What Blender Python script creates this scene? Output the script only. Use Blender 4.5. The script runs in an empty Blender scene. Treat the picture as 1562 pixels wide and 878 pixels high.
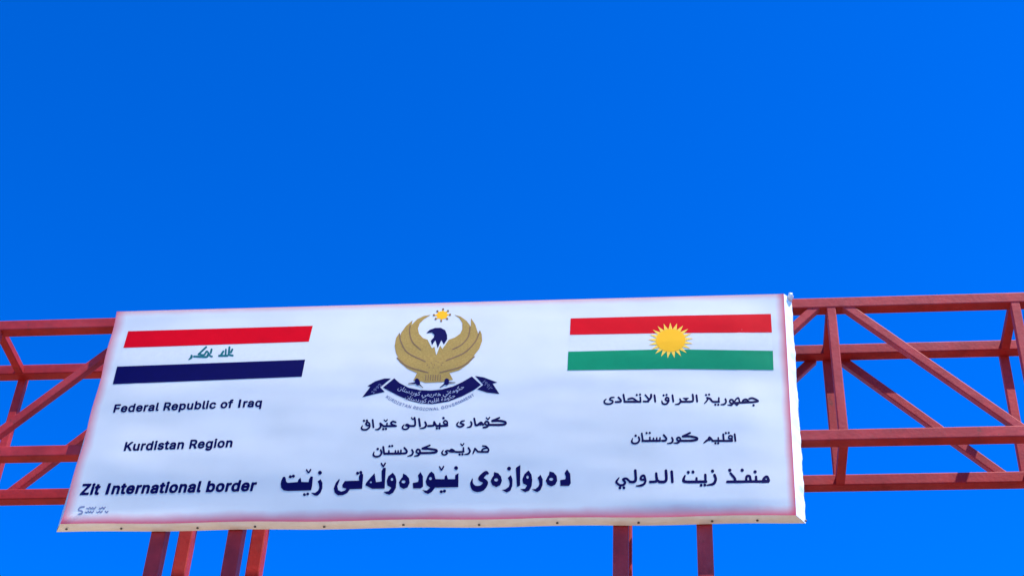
import bpy, bmesh, math, random
from mathutils import Vector, Matrix, noise

random.seed(4)
sc = bpy.context.scene
col = sc.collection
EYE = 1.65                      # the photographer's eye height

# ------------------------------------------------------------------ camera
cam = bpy.data.cameras.new('camera')
cam_ob = bpy.data.objects.new('camera', cam)
col.objects.link(cam_ob)
cam.sensor_fit = 'HORIZONTAL'
cam.sensor_width = 36.0
cam.lens = 2608.6 / 1562 * 36
cam.clip_end = 20000
pi_, ro_, ya_ = 0.7058, 0.0570, -0.1322
fw = Vector((math.sin(ya_) * math.cos(pi_), math.cos(ya_) * math.cos(pi_), math.sin(pi_)))
r_ = Vector((math.cos(ya_), -math.sin(ya_), 0))
u_ = r_.cross(fw)
r2 = math.cos(ro_) * r_ + math.sin(ro_) * u_
u2 = -math.sin(ro_) * r_ + math.cos(ro_) * u_
cam_ob.matrix_world = Matrix(((r2.x, u2.x, -fw.x, 0), (r2.y, u2.y, -fw.y, 0), (r2.z, u2.z, -fw.z, EYE), (0, 0, 0, 1)))
sc.camera = cam_ob

# ------------------------------------------------------------------ sky, sun, exposure
TO_SUN = Vector((1.65, -1.0, 4.2)).normalized()
world = bpy.data.worlds.new('World')
sc.world = world
world.use_nodes = True
wn = world.node_tree
bg = wn.nodes['Background']
sky = wn.nodes.new('ShaderNodeTexSky')
sky.sky_type = 'NISHITA'
sky.sun_disc = False
sky.sun_elevation = math.asin(TO_SUN.z)
sky.sun_rotation = math.atan2(TO_SUN.x, TO_SUN.y)
sky.air_density = 0.6
sky.dust_density = 0.0
sky.ozone_density = 8.0
gam = wn.nodes.new('ShaderNodeGamma')
gam.inputs[1].default_value = 1.8
hsv = wn.nodes.new('ShaderNodeHueSaturation')
hsv.inputs['Hue'].default_value = 0.4975
hsv.inputs['Saturation'].default_value = 1.26
wn.links.new(sky.outputs[0], gam.inputs[0])
wn.links.new(gam.outputs[0], hsv.inputs['Color'])
wn.links.new(hsv.outputs[0], bg.inputs[0])
bg.inputs[1].default_value = 0.094
sun = bpy.data.lights.new('sun', 'SUN')
sun.energy = 3.9
sun.angle = math.radians(0.5)
sun.color = (1.0, 0.95, 0.88)
sun_ob = bpy.data.objects.new('sun', sun)
sun_ob.location = (20, -15, 45)
sun_ob.rotation_euler = (-TO_SUN).to_track_quat('-Z', 'Y').to_euler()
col.objects.link(sun_ob)
sc.view_settings.view_transform = 'Standard'
sc.view_settings.look = 'None'
sc.view_settings.gamma = 1
sc.view_settings.exposure = 1.3
sc.cycles.max_bounces = 8

# ------------------------------------------------------------------ materials
def mat(name, colour, rough=0.6, metal=0.0, vary=0.0, scale=8.0, spec=0.5, bump=0.0, bscale=60.0):
    m = bpy.data.materials.new(name)
    m.use_nodes = True
    nt = m.node_tree
    b = nt.nodes['Principled BSDF']
    b.inputs['Base Color'].default_value = (*colour, 1)
    b.inputs['Roughness'].default_value = rough
    b.inputs['Metallic'].default_value = metal
    b.inputs['Specular IOR Level'].default_value = spec
    tc = nt.nodes.new('ShaderNodeTexCoord')
    if vary:
        n = nt.nodes.new('ShaderNodeTexNoise')
        n.inputs['Scale'].default_value = scale
        n.inputs['Detail'].default_value = 7
        n.inputs['Roughness'].default_value = 0.65
        nt.links.new(tc.outputs['Object'], n.inputs['Vector'])
        r = nt.nodes.new('ShaderNodeValToRGB')
        r.color_ramp.elements[0].position = 0.3
        r.color_ramp.elements[1].position = 0.7
        r.color_ramp.elements[0].color = tuple(max(0, c * (1 - vary)) for c in colour) + (1,)
        r.color_ramp.elements[1].color = tuple(min(1, c * (1 + vary)) for c in colour) + (1,)
        nt.links.new(n.outputs['Fac'], r.inputs[0])
        nt.links.new(r.outputs[0], b.inputs['Base Color'])
    if bump:
        n2 = nt.nodes.new('ShaderNodeTexNoise')
        n2.inputs['Scale'].default_value = bscale
        n2.inputs['Detail'].default_value = 5
        nt.links.new(tc.outputs['Object'], n2.inputs['Vector'])
        bp = nt.nodes.new('ShaderNodeBump')
        bp.inputs['Strength'].default_value = bump
        bp.inputs['Distance'].default_value = 0.004
        nt.links.new(n2.outputs['Fac'], bp.inputs['Height'])
        nt.links.new(bp.outputs[0], b.inputs['Normal'])
    return m

M = {
    'paint': mat('red_oxide_paint', (0.33, 0.018, 0.017), 0.6, 0, 0.30, 5, 0.16, 0.35, 45),
    'earth': mat('dusty_earth', (0.27, 0.205, 0.14), 0.95, 0, 0.3, 0.4, 0.1),
    'asphalt': mat('asphalt', (0.055, 0.053, 0.052), 0.9, 0, 0.25, 3, 0.2),
    'marking': mat('road_paint', (0.75, 0.75, 0.72), 0.7, 0, 0.1, 5),
    'kerb': mat('kerb_concrete', (0.4, 0.38, 0.35), 0.9, 0, 0.15, 5),
    'flap': mat('white_vinyl_flap', (0.66, 0.67, 0.64), 0.6, 0, 0.04, 9, 0.4, 0.3, 30),
    'trim': mat('cream_vinyl_underside', (0.93, 0.86, 0.72), 0.6, 0, 0.10, 7, 0.3, 0.4, 25),
    'back': mat('bare_board', (0.45, 0.42, 0.38), 0.8, 0, 0.1, 6),
    'screw': mat('rusty_screw', (0.10, 0.08, 0.06), 0.6, 0.3, 0.3, 300),
    'navy': mat('navy_ink', (0.0008, 0.0008, 0.04), 0.6, 0, 0.08, 20, 0.04),
    'ink': mat('blue_black_ink', (0.0015, 0.0015, 0.035), 0.6, 0, 0.08, 20, 0.04),
    'red': mat('red_ink', (0.54, 0.0, 0.006), 0.5, 0, 0.06, 9, 0.04),
    'green': mat('green_ink', (0.0, 0.19, 0.07), 0.5, 0, 0.06, 9, 0.04),
    'script': mat('dark_green_ink', (0.012, 0.10, 0.09), 0.5, 0, 0.3, 60, 0.04),
    'yellow': mat('yellow_ink', (0.80, 0.36, 0.012), 0.5, 0, 0.04, 9, 0.04),
    'ray': mat('pale_yellow_ink', (0.80, 0.45, 0.05), 0.5, 0, 0.04, 9, 0.04),
    'gold': mat('old_gold_ink', (0.33, 0.195, 0.045), 0.5, 0, 0.2, 90, 0.04),
    'brown': mat('brown_ink', (0.19, 0.10, 0.045), 0.5, 0, 0.1, 30, 0.04),
    'white': mat('white_ink', (0.54, 0.50, 0.405), 0.5, 0, 0.03, 30, 0.04),
    'pale': mat('pale_blue_ink', (0.36, 0.36, 0.38), 0.5, 0, 0.05, 30, 0.04),
    'mark': mat('faded_grey_ink', (0.17, 0.17, 0.22), 0.5, 0, 0.15, 30, 0.04),
    'grey': mat('grey_ink', (0.12, 0.125, 0.19), 0.5, 0, 0.15, 30, 0.04),
}

def wear(m, dark, light):
    """chalky fading and small rust scabs on painted steel"""
    nt = m.node_tree
    b = nt.nodes['Principled BSDF']
    src = b.inputs['Base Color'].links[0].from_socket
    tc = nt.nodes.new('ShaderNodeTexCoord')
    for scale, lo, hi, c, top in ((2.3, 0.50, 0.75, light, 0.55), (16.0, 0.62, 0.70, dark, 0.75)):
        n = nt.nodes.new('ShaderNodeTexNoise'); n.inputs['Scale'].default_value = scale
        n.inputs['Detail'].default_value = 6; n.inputs['Roughness'].default_value = 0.7
        nt.links.new(tc.outputs['Object'], n.inputs['Vector'])
        r = nt.nodes.new('ShaderNodeMapRange')
        r.inputs['From Min'].default_value = lo; r.inputs['From Max'].default_value = hi; r.inputs['To Max'].default_value = top
        nt.links.new(n.outputs['Fac'], r.inputs['Value'])
        mx = nt.nodes.new('ShaderNodeMix'); mx.data_type = 'RGBA'
        nt.links.new(r.outputs[0], mx.inputs['Factor'])
        nt.links.new(src, mx.inputs['A'])
        mx.inputs['B'].default_value = (*c, 1)
        src = mx.outputs['Result']
    nt.links.new(src, b.inputs['Base Color'])
wear(M['paint'], (0.13, 0.022, 0.014), (0.38, 0.055, 0.05))

def vinyl_material():
    """white banner vinyl with its soft printed pink border (UV in metres from the lower left corner)"""
    m = mat('printed_banner_vinyl', (0.55, 0.555, 0.56), 0.55, 0, 0, 1, 0.15)
    nt = m.node_tree
    b = nt.nodes['Principled BSDF']
    uv = nt.nodes.new('ShaderNodeUVMap')
    uv.uv_map = 'UVMap'
    sp = nt.nodes.new('ShaderNodeSeparateXYZ')
    nt.links.new(uv.outputs[0], sp.inputs[0])
    def math_(op, a, bb=None, clamp=False):
        n = nt.nodes.new('ShaderNodeMath'); n.operation = op; n.use_clamp = clamp
        for i, v in enumerate((a, bb)):
            if v is None: continue
            if hasattr(v, 'links'): nt.links.new(v, n.inputs[i])
            else: n.inputs[i].default_value = v
        return n.outputs[0]
    nz = nt.nodes.new('ShaderNodeTexNoise')
    nz.inputs['Scale'].default_value = 5
    nz.inputs['Detail'].default_value = 3
    nt.links.new(uv.outputs[0], nz.inputs['Vector'])
    wob = math_('MULTIPLY_ADD', nz.outputs['Fac'], 0.8); wob.node.inputs[2].default_value = 0.6
    fac = None
    for d, wid, amp in ((sp.outputs[0], 0.070, 0.78), (math_('SUBTRACT', SIGN_W, sp.outputs[0]), 0.056, 0.95),
                        (sp.outputs[1], 0.078, 0.95), (math_('SUBTRACT', SIGN_H, sp.outputs[1]), 0.048, 0.52)):
        t = math_('SUBTRACT', 1.0, math_('DIVIDE', d, math_('MULTIPLY', wob, wid)), True)
        t = math_('MULTIPLY', math_('POWER', t, 1.1), amp)
        fac = t if fac is None else math_('SUBTRACT', math_('ADD', fac, t), math_('MULTIPLY', fac, t))
    mx = nt.nodes.new('ShaderNodeMix'); mx.data_type = 'RGBA'
    n2 = nt.nodes.new('ShaderNodeTexNoise'); n2.inputs['Scale'].default_value = 2.2; n2.inputs['Detail'].default_value = 6
    nt.links.new(uv.outputs[0], n2.inputs['Vector'])
    r = nt.nodes.new('ShaderNodeValToRGB')
    r.color_ramp.elements[0].color = (0.505, 0.468, 0.375, 1); r.color_ramp.elements[0].position = 0.3
    r.color_ramp.elements[1].color = (0.56, 0.517, 0.418, 1); r.color_ramp.elements[1].position = 0.7
    nt.links.new(n2.outputs['Fac'], r.inputs[0])
    nt.links.new(fac, mx.inputs['Factor'])
    nt.links.new(r.outputs[0], mx.inputs['A'])
    mx.inputs['B'].default_value = (0.50, 0.035, 0.06, 1)
    nt.links.new(mx.outputs['Result'], b.inputs['Base Color'])
    return m

# ------------------------------------------------------------------ helpers
def link(name, bm, material, parent=None, smooth=False):
    bmesh.ops.recalc_face_normals(bm, faces=bm.faces)
    me = bpy.data.meshes.new(name)
    bm.to_mesh(me); bm.free()
    me.materials.append(material)
    if smooth:
        for p in me.polygons: p.use_smooth = True
    o = bpy.data.objects.new(name, me)
    col.objects.link(o)
    if parent: o.parent = parent
    return o

def empty(name, loc, label, cat, group=None):
    o = bpy.data.objects.new(name, None)
    o.location = loc; o['label'] = label; o['category'] = cat
    if group: o['group'] = group
    o.empty_display_size = 0.3
    col.objects.link(o)
    return o

def add_beam(bm, p0, p1, w, d, side=Vector((0, 1, 0)), bev=0.006):
    """square tube from p0 to p1: w across in the plane of the truss, d along `side`"""
    p0, p1 = Vector(p0), Vector(p1)
    ax = (p1 - p0).normalized()
    s = (side - ax * side.dot(ax)).normalized()
    t = ax.cross(s)
    vs = []
    for p in (p0, p1):
        for a, b_ in ((-1, -1), (1, -1), (1, 1), (-1, 1)):
            vs.append(bm.verts.new(p + t * (a * w / 2) + s * (b_ * d / 2)))
    fs = [(0, 1, 2, 3), (7, 6, 5, 4)] + [(i, (i + 1) % 4 + 0, (i + 1) % 4 + 4, i + 4) for i in range(4)]
    faces = [bm.faces.new([vs[i] for i in f]) for f in fs]
    if bev:
        es = [e for e in {e for f in faces for e in f.edges} if abs((e.verts[1].co - e.verts[0].co).normalized().dot(ax)) > 0.9]
        bmesh.ops.bevel(bm, geom=es, offset=bev, segments=2, affect='EDGES', profile=0.5)

def box(bm, x0, x1, y0, y1, z0, z1):
    v = [bm.verts.new((x, y, z)) for x in (x0, x1) for y in (y0, y1) for z in (z0, z1)]
    for f in ((0, 1, 3, 2), (4, 6, 7, 5), (0, 4, 5, 1), (2, 3, 7, 6), (0, 2, 6, 4), (1, 5, 7, 3)):
        bm.faces.new([v[i] for i in f])

def structure(name, bm, material):
    o = link(name, bm, material)
    o['kind'] = 'structure'
    return o

# ------------------------------------------------------------------ ground and road (below the frame, they throw light up)
bm = bmesh.new()
N = 24
for i in range(N + 1):
    for j in range(N + 1):
        x = ((i / N) * 2 - 1); y = ((j / N) * 2 - 1)
        x = math.copysign(abs(x) ** 3, x) * 6000; y = math.copysign(abs(y) ** 3, y) * 6000
        bm.verts.new((x, y, 0))
bm.verts.ensure_lookup_table()
for i in range(N):
    for j in range(N):
        a = i * (N + 1) + j
        bm.faces.new([bm.verts[k] for k in (a, a + N + 1, a + N + 2, a + 1)])
structure('ground', bm, M['earth'])
RX0, RX1 = 1.2, 9.2
bm = bmesh.new()
box(bm, RX0, RX1, -400, 400, -0.2, 0.004)
structure('road', bm, M['asphalt'])
bm = bmesh.new()
for k in range(-60, 60):
    v = [bm.verts.new(p) for p in ((5.13, k * 6, 0.008), (5.27, k * 6, 0.008), (5.27, k * 6 + 3, 0.008), (5.13, k * 6 + 3, 0.008))]
    bm.faces.new(v)
structure('road_markings', bm, M['marking'])
for x in (RX0 - 0.15, RX1):
    bm = bmesh.new()
    box(bm, x + 0.001, x + 0.149, -400, 400, -0.2, 0.13)
    structure('kerb', bm, M['kerb'])

# ------------------------------------------------------------------ red steel gantry
YF, YR, A = 8.5, 8.98, 0.08          # front faces of the near and far chords, tube size
Z0, Z1 = 6.036 + EYE, 7.070 + EYE    # undersides of the lower and upper chords
XA, XB = -7.95, 5.45
g = empty('steel_gantry', (-1.55, YF + 0.28, 0), 'red oxide painted steel box truss on four square posts, carrying the white sign', 'gantry')
G0 = Vector(g.location)
def gpart(name, p0, p1, w, d, side=Vector((0, 1, 0)), bev=0.006, parent=g, label=None):
    b_ = bmesh.new()
    add_beam(b_, Vector(p0) - G0, Vector(p1) - G0, w, d, side, bev)
    o = link(name, b_, M['paint'], parent)
    if label: o['label'] = label
    return o
for y in (YF, YR):
    for z in (Z0, Z1):
        gpart('chord', (XA, y + A / 2, z + A / 2), (XB, y + A / 2, z + A / 2), A, A, bev=0.007)
BAY = 1.104
nodes = [(-4.594 + BAY * k, (k + 0) % 2) for k in range(-3, 6)] + [(2.072, 0), (3.19, 1), (4.31, 0), (5.41, 1)]   # 1 = diagonals meet at the top
WEB = 0.058
zt, zb = Z1 + 0.004, Z0 + A - 0.004
for face in ('near', 'far'):
    yc = YF + 0.003 + 0.025 if face == 'near' else YR + 0.067 + 0.025
    lo, hi = (zb, zt) if face == 'near' else (Z0 + 0.05, Z1 + A - 0.01)
    for x, top in nodes:
        gpart('upright', (x, yc, lo), (x, yc, hi), WEB, 0.05)
    for (xa, ta), (xb, tb) in zip(nodes[:-1], nodes[1:]):
        za = zt if ta else zb
        zb_ = zt if tb else zb
        ins = 0.105
        p = Vector((xa + ins, yc + 0.0015, za)); q = Vector((xb - ins, yc + 0.0015, zb_))
        ex = (q - p).normalized() * 0.02
        gpart('diagonal', p - ex, q + ex, WEB, 0.049)
for x, top in nodes:
    for z in (Z0, Z1):
        gpart('cross_tie', (x, YF + A - 0.003, z + 0.004 + 0.028), (x, YR + 0.003, z + 0.004 + 0.028), 0.056, 0.056, Vector((0, 0, 1)))
PW = 0.09
for px in (-3.187, -2.715, -0.411, 0.076):
    for y in (YF + 0.002, YR):
        post = gpart('post', (px, y + PW / 2, 0.02), (px, y + PW / 2, Z0 + 0.002), PW, PW, bev=0.008)
        b_ = bmesh.new()
        bx, by = px - G0.x, y + PW / 2 - G0.y
        box(b_, bx - 0.14, bx + 0.14, by - 0.14, by + 0.14, 0.002, 0.022)
        link('base_plate', b_, M['paint'], post)

# ------------------------------------------------------------------ the sign
SX, SY, SZ = -1.57, 8.42, 5.45 + EYE
KS = 8.42 / 8.395
sign = empty('border_sign', (SX, SY, SZ), 'wide white border sign with two flags and a golden eagle, on the red gantry', 'sign')
# front corners (x, z) relative to the sign's origin
cTL, cTR, cBR, cBL = [(x * KS - SX, z * KS - 5.45) for x, z in ((-3.743, 7.112), (0.627, 7.1023), (0.5996, 5.4424), (-3.7635, 5.4567))]
SIGN_W, SIGN_H = 4.38, 1.665
TH = 0.076
def front_xz(u, v):
    pull = 0.011 * math.sin(math.pi * v) ** 1.0 * (1 - u) ** 6 + 0.004 * math.sin(7 * math.pi * v) * (1 - u) ** 14
    xb = cBL[0] + (cBR[0] - cBL[0]) * u; xt = cTL[0] + (cTR[0] - cTL[0]) * u
    zl = cBL[1] + (cTL[1] - cBL[1]) * v; zr = cBR[1] + (cTR[1] - cBR[1]) * v
    z = zl + (zr - zl) * u
    z += 0.0035 * math.sin(9 * math.pi * u + 0.6) * (1 - v) ** 12
    return xb + (xt - xb) * v + pull, z
def bulge(x, z):
    """how far the stretched vinyl stands out from the plane of its frame"""
    u = min(1, max(0, (x - cBL[0]) / SIGN_W)); v = min(1, max(0, (z - cBL[1]) / SIGN_H))
    e = min(1, min(u, 1 - u) * SIGN_W / 0.30); e = e * e * (3 - 2 * e)
    ev = min(1, min(v, 1 - v) * SIGN_H / 0.10); ev = ev * ev * (3 - 2 * ev)
    d = 0.056 * 4 * v * (1 - v) * (0.2 + 0.8 * math.sin(math.pi * u) ** 0.7) * e ** 0.5
    side = math.exp(-((1 - u) * SIGN_W / 0.55)) + math.exp(-(u * SIGN_W / 0.75))
    n = noise.noise(Vector((x * 0.55, z * 3.6, 1.7)))
    d += (0.0034 + 0.0115 * side) * n * ev * (0.25 + 0.75 * e)
    d += 0.0048 * noise.noise(Vector((x * 0.9 + 5, z * 1.4, 4.2))) * e * ev
    r1, r2_ = x - cBL[0], z - cBL[1]
    d += 0.007 * math.exp(-((r1 - r2_ * 1.5) / 0.03) ** 2) * math.exp(-(r1 + r2_) / 0.16) * min(1, r1 / 0.03) * min(1, r2_ / 0.03) if r1 > 0 and r2_ > 0 else 0
    d += 0.0020 * noise.noise(Vector((x * 2.3 + z * 1.5, z * 7.5, 9.0))) * ev
    return d

VIN = vinyl_material()
NU, NV = 260, 110
bm = bmesh.new()
uvl = bm.loops.layers.uv.new('UVMap')
grid = []
for j in range(NV + 1):
    row = []
    for i in range(NU + 1):
        u, v = i / NU, j / NV
        x, z = front_xz(u, v)
        row.append(bm.verts.new((x, -bulge(x, z), z)))
    grid.append(row)
for j in range(NV):
    for i in range(NU):
        f = bm.faces.new((grid[j][i], grid[j][i + 1], grid[j + 1][i + 1], grid[j + 1][i]))
        for l, (a, b_) in zip(f.loops, ((i, j), (i + 1, j), (i + 1, j + 1), (i, j + 1))):
            l[uvl].uv = (a / NU * SIGN_W, b_ / NV * SIGN_H)
edge_bottom = [v.co.copy() for v in grid[0]]
edge_top = [v.co.copy() for v in grid[-1]]
edge_left = [r[0].co.copy() for r in grid]
edge_right = [r[-1].co.copy() for r in grid]
link('banner', bm, VIN, sign, True)

def strip(name, front, back, n, material, profile, label=None):
    """a folded edge of the vinyl: rows swept from the front edge to the back edge"""
    b_ = bmesh.new()
    rows = []
    for k in range(n + 1):
        t = k / n
        rows.append([b_.verts.new(a.lerp(c, t) + profile(t, i / (len(front) - 1))) for i, (a, c) in enumerate(zip(front, back))])
    for k in range(n):
        for i in range(len(front) - 1):
            b_.faces.new((rows[k][i], rows[k][i + 1], rows[k + 1][i + 1], rows[k + 1][i]))
    o = link(name, b_, material, sign, True)
    if label: o['label'] = label
    return o
def flare_l(v): return -0.045 * (1 - v) ** 10
def flare_r(v): return 0.056 - 0.006 * v
def back_pt(u, v):
    x, z = front_xz(u, v)
    x += flare_l(v) * max(0, 1 - u * 40) + flare_r(v) * max(0, 1 - (1 - u) * 60)
    return Vector((x, TH, z))
NB = NU
back_bottom = [back_pt(i / NU, 0) + Vector((0, 0, -0.007)) for i in range(NU + 1)]
back_top = [back_pt(i / NU, 1) for i in range(NU + 1)]
back_left = [back_pt(0, j / NV) + Vector((0, 0, -0.007 * (1 - j / NV) ** 25)) for j in range(NV + 1)]
back_right = [back_pt(1, j / NV) + Vector((0, 0, -0.007 * (1 - j / NV) ** 25)) for j in range(NV + 1)]
def prof_bottom(t, s):
    k = math.sin(math.pi * t) * min(1, s * 30, (1 - s) * 30)
    return Vector((0, 0, -0.004 * k + 0.0035 * k * noise.noise(Vector((s * 26, t * 2, 3)))))
strip('lower_hem', edge_bottom, back_bottom, 8, M['trim'], prof_bottom, 'cream coloured vinyl hem screwed under the sign')
strip('upper_hem', edge_top, back_top, 4, M['flap'], lambda t, s: Vector((0, 0, 0.004 * math.sin(math.pi * t))))
strip('side_flap', edge_left, back_left, 6, M['flap'], lambda t, s: Vector((-0.004 * math.sin(math.pi * t), 0, 0)))
def prof_right(t, s):
    k = math.sin(math.pi * min(1, t * 0.62)) * min(1, s * 14 + 0.02)
    n = noise.noise(Vector((s * 17, t * 1.5, 8))) * 0.6 + noise.noise(Vector((s * 48, t * 2.5, 2))) * 0.35
    return Vector((0.012 * n * k, -0.010 * math.sin(math.pi * t) * min(1, s * 14) + 0.012 * k * noise.noise(Vector((s * 22, t * 2, 31))), 0))
strip('side_flap', edge_right, back_right, 10, M['flap'], prof_right, 'bright wrinkled white vinyl flap folded round the right end')
# loose gathered corner of vinyl above the upper right corner
bm = bmesh.new()
bmesh.ops.create_icosphere(bm, subdivisions=3, radius=1)
for v in bm.verts:
    c = v.co
    n = 1 + 0.35 * noise.noise(c * 2.2)
    taper = 1 - 0.45 * max(0, c.z)
    v.co = Vector((c.x * 0.020 * n * taper + 0.006 * c.z, c.y * 0.042 * n * taper, c.z * 0.026 * n)) + Vector((cTR[0] + 0.043, TH * 0.6, cTR[1] + 0.008))
link('gathered_corner', bm, M['flap'], sign, True)
# back board and its edge battens
bm = bmesh.new()
ring = [back_pt(0, 0), back_pt(1, 0), back_pt(1, 1), back_pt(0, 1)]
vs = [bm.verts.new(Vector((p.x, TH + 0.001, p.z))) for p in ring]
bm.faces.new(vs)
link('back_board', bm, M['back'], sign)

# ---- printing: flat marks laid on the vinyl, following its bulge
def drape(bm, lift):
    """cut the mark finely and lay it on the vinyl"""
    xs = [v.co.x for v in bm.verts]; zs = [v.co.z for v in bm.verts]
    for ax, lo, hi, st in ((0, min(xs), max(xs), 0.11), (2, min(zs), max(zs), 0.028)):
        k = math.ceil(lo / st)
        while k * st < hi:
            co = Vector((0, 0, 0)); no = Vector((0, 0, 0)); co[ax] = k * st; no[ax] = 1
            bmesh.ops.bisect_plane(bm, geom=bm.verts[:] + bm.edges[:] + bm.faces[:], dist=1e-6, plane_co=co, plane_no=no)
            k += 1
    bmesh.ops.triangulate(bm, faces=bm.faces[:])
    for v in bm.verts:
        # the layout was measured on the flat frame plane: carry each point along its line of sight to the bulged vinyl
        for _ in (0, 1, 2):
            b_ = bulge(v.co.x, v.co.z)
            t = (v.co.y + b_) / (SY + v.co.y)
            v.co -= Vector((v.co.x + SX, v.co.y + SY, v.co.z + 5.45)) * t
        v.co.y = -bulge(v.co.x, v.co.z) - lift

def curve_fill(loops):
    cu = bpy.data.curves.new('fill', 'CURVE')
    cu.dimensions = '2D'; cu.fill_mode = 'BOTH'
    for lp in loops:
        s = cu.splines.new('POLY')
        s.points.add(len(lp) - 1)
        for p, (x, z) in zip(s.points, lp): p.co = (x, z, 0, 1)
        s.use_cyclic_u = True
    o = bpy.data.objects.new('fill', cu)
    col.objects.link(o)
    dg = bpy.context.evaluated_depsgraph_get()
    me = bpy.data.meshes.new_from_object(o.evaluated_get(dg))
    bpy.data.objects.remove(o); bpy.data.curves.remove(cu)
    b_ = bmesh.new(); b_.from_mesh(me); bpy.data.meshes.remove(me)
    bmesh.ops.remove_doubles(b_, verts=b_.verts, dist=1e-5)
    return b_

def printed(name, loops, material, parent, lift=0.0012, label=None):
    b_ = curve_fill(loops)
    for v in b_.verts: v.co = Vector((v.co.x, 0, v.co.y))
    drape(b_, lift)
    me = bpy.data.meshes.new(name)
    bmesh.ops.recalc_face_normals(b_, faces=b_.faces)
    for f in b_.faces:
        if f.normal.y > 0: f.normal_flip()
    b_.to_mesh(me); b_.free()
    me.materials.append(material)
    for p in me.polygons: p.use_smooth = True
    o = bpy.data.objects.new(name, me); col.objects.link(o); o.parent = parent
    if label: o['label'] = label
    return o

def rel(p): return (p[0] * KS - SX, p[1] * KS - 5.45)

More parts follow.
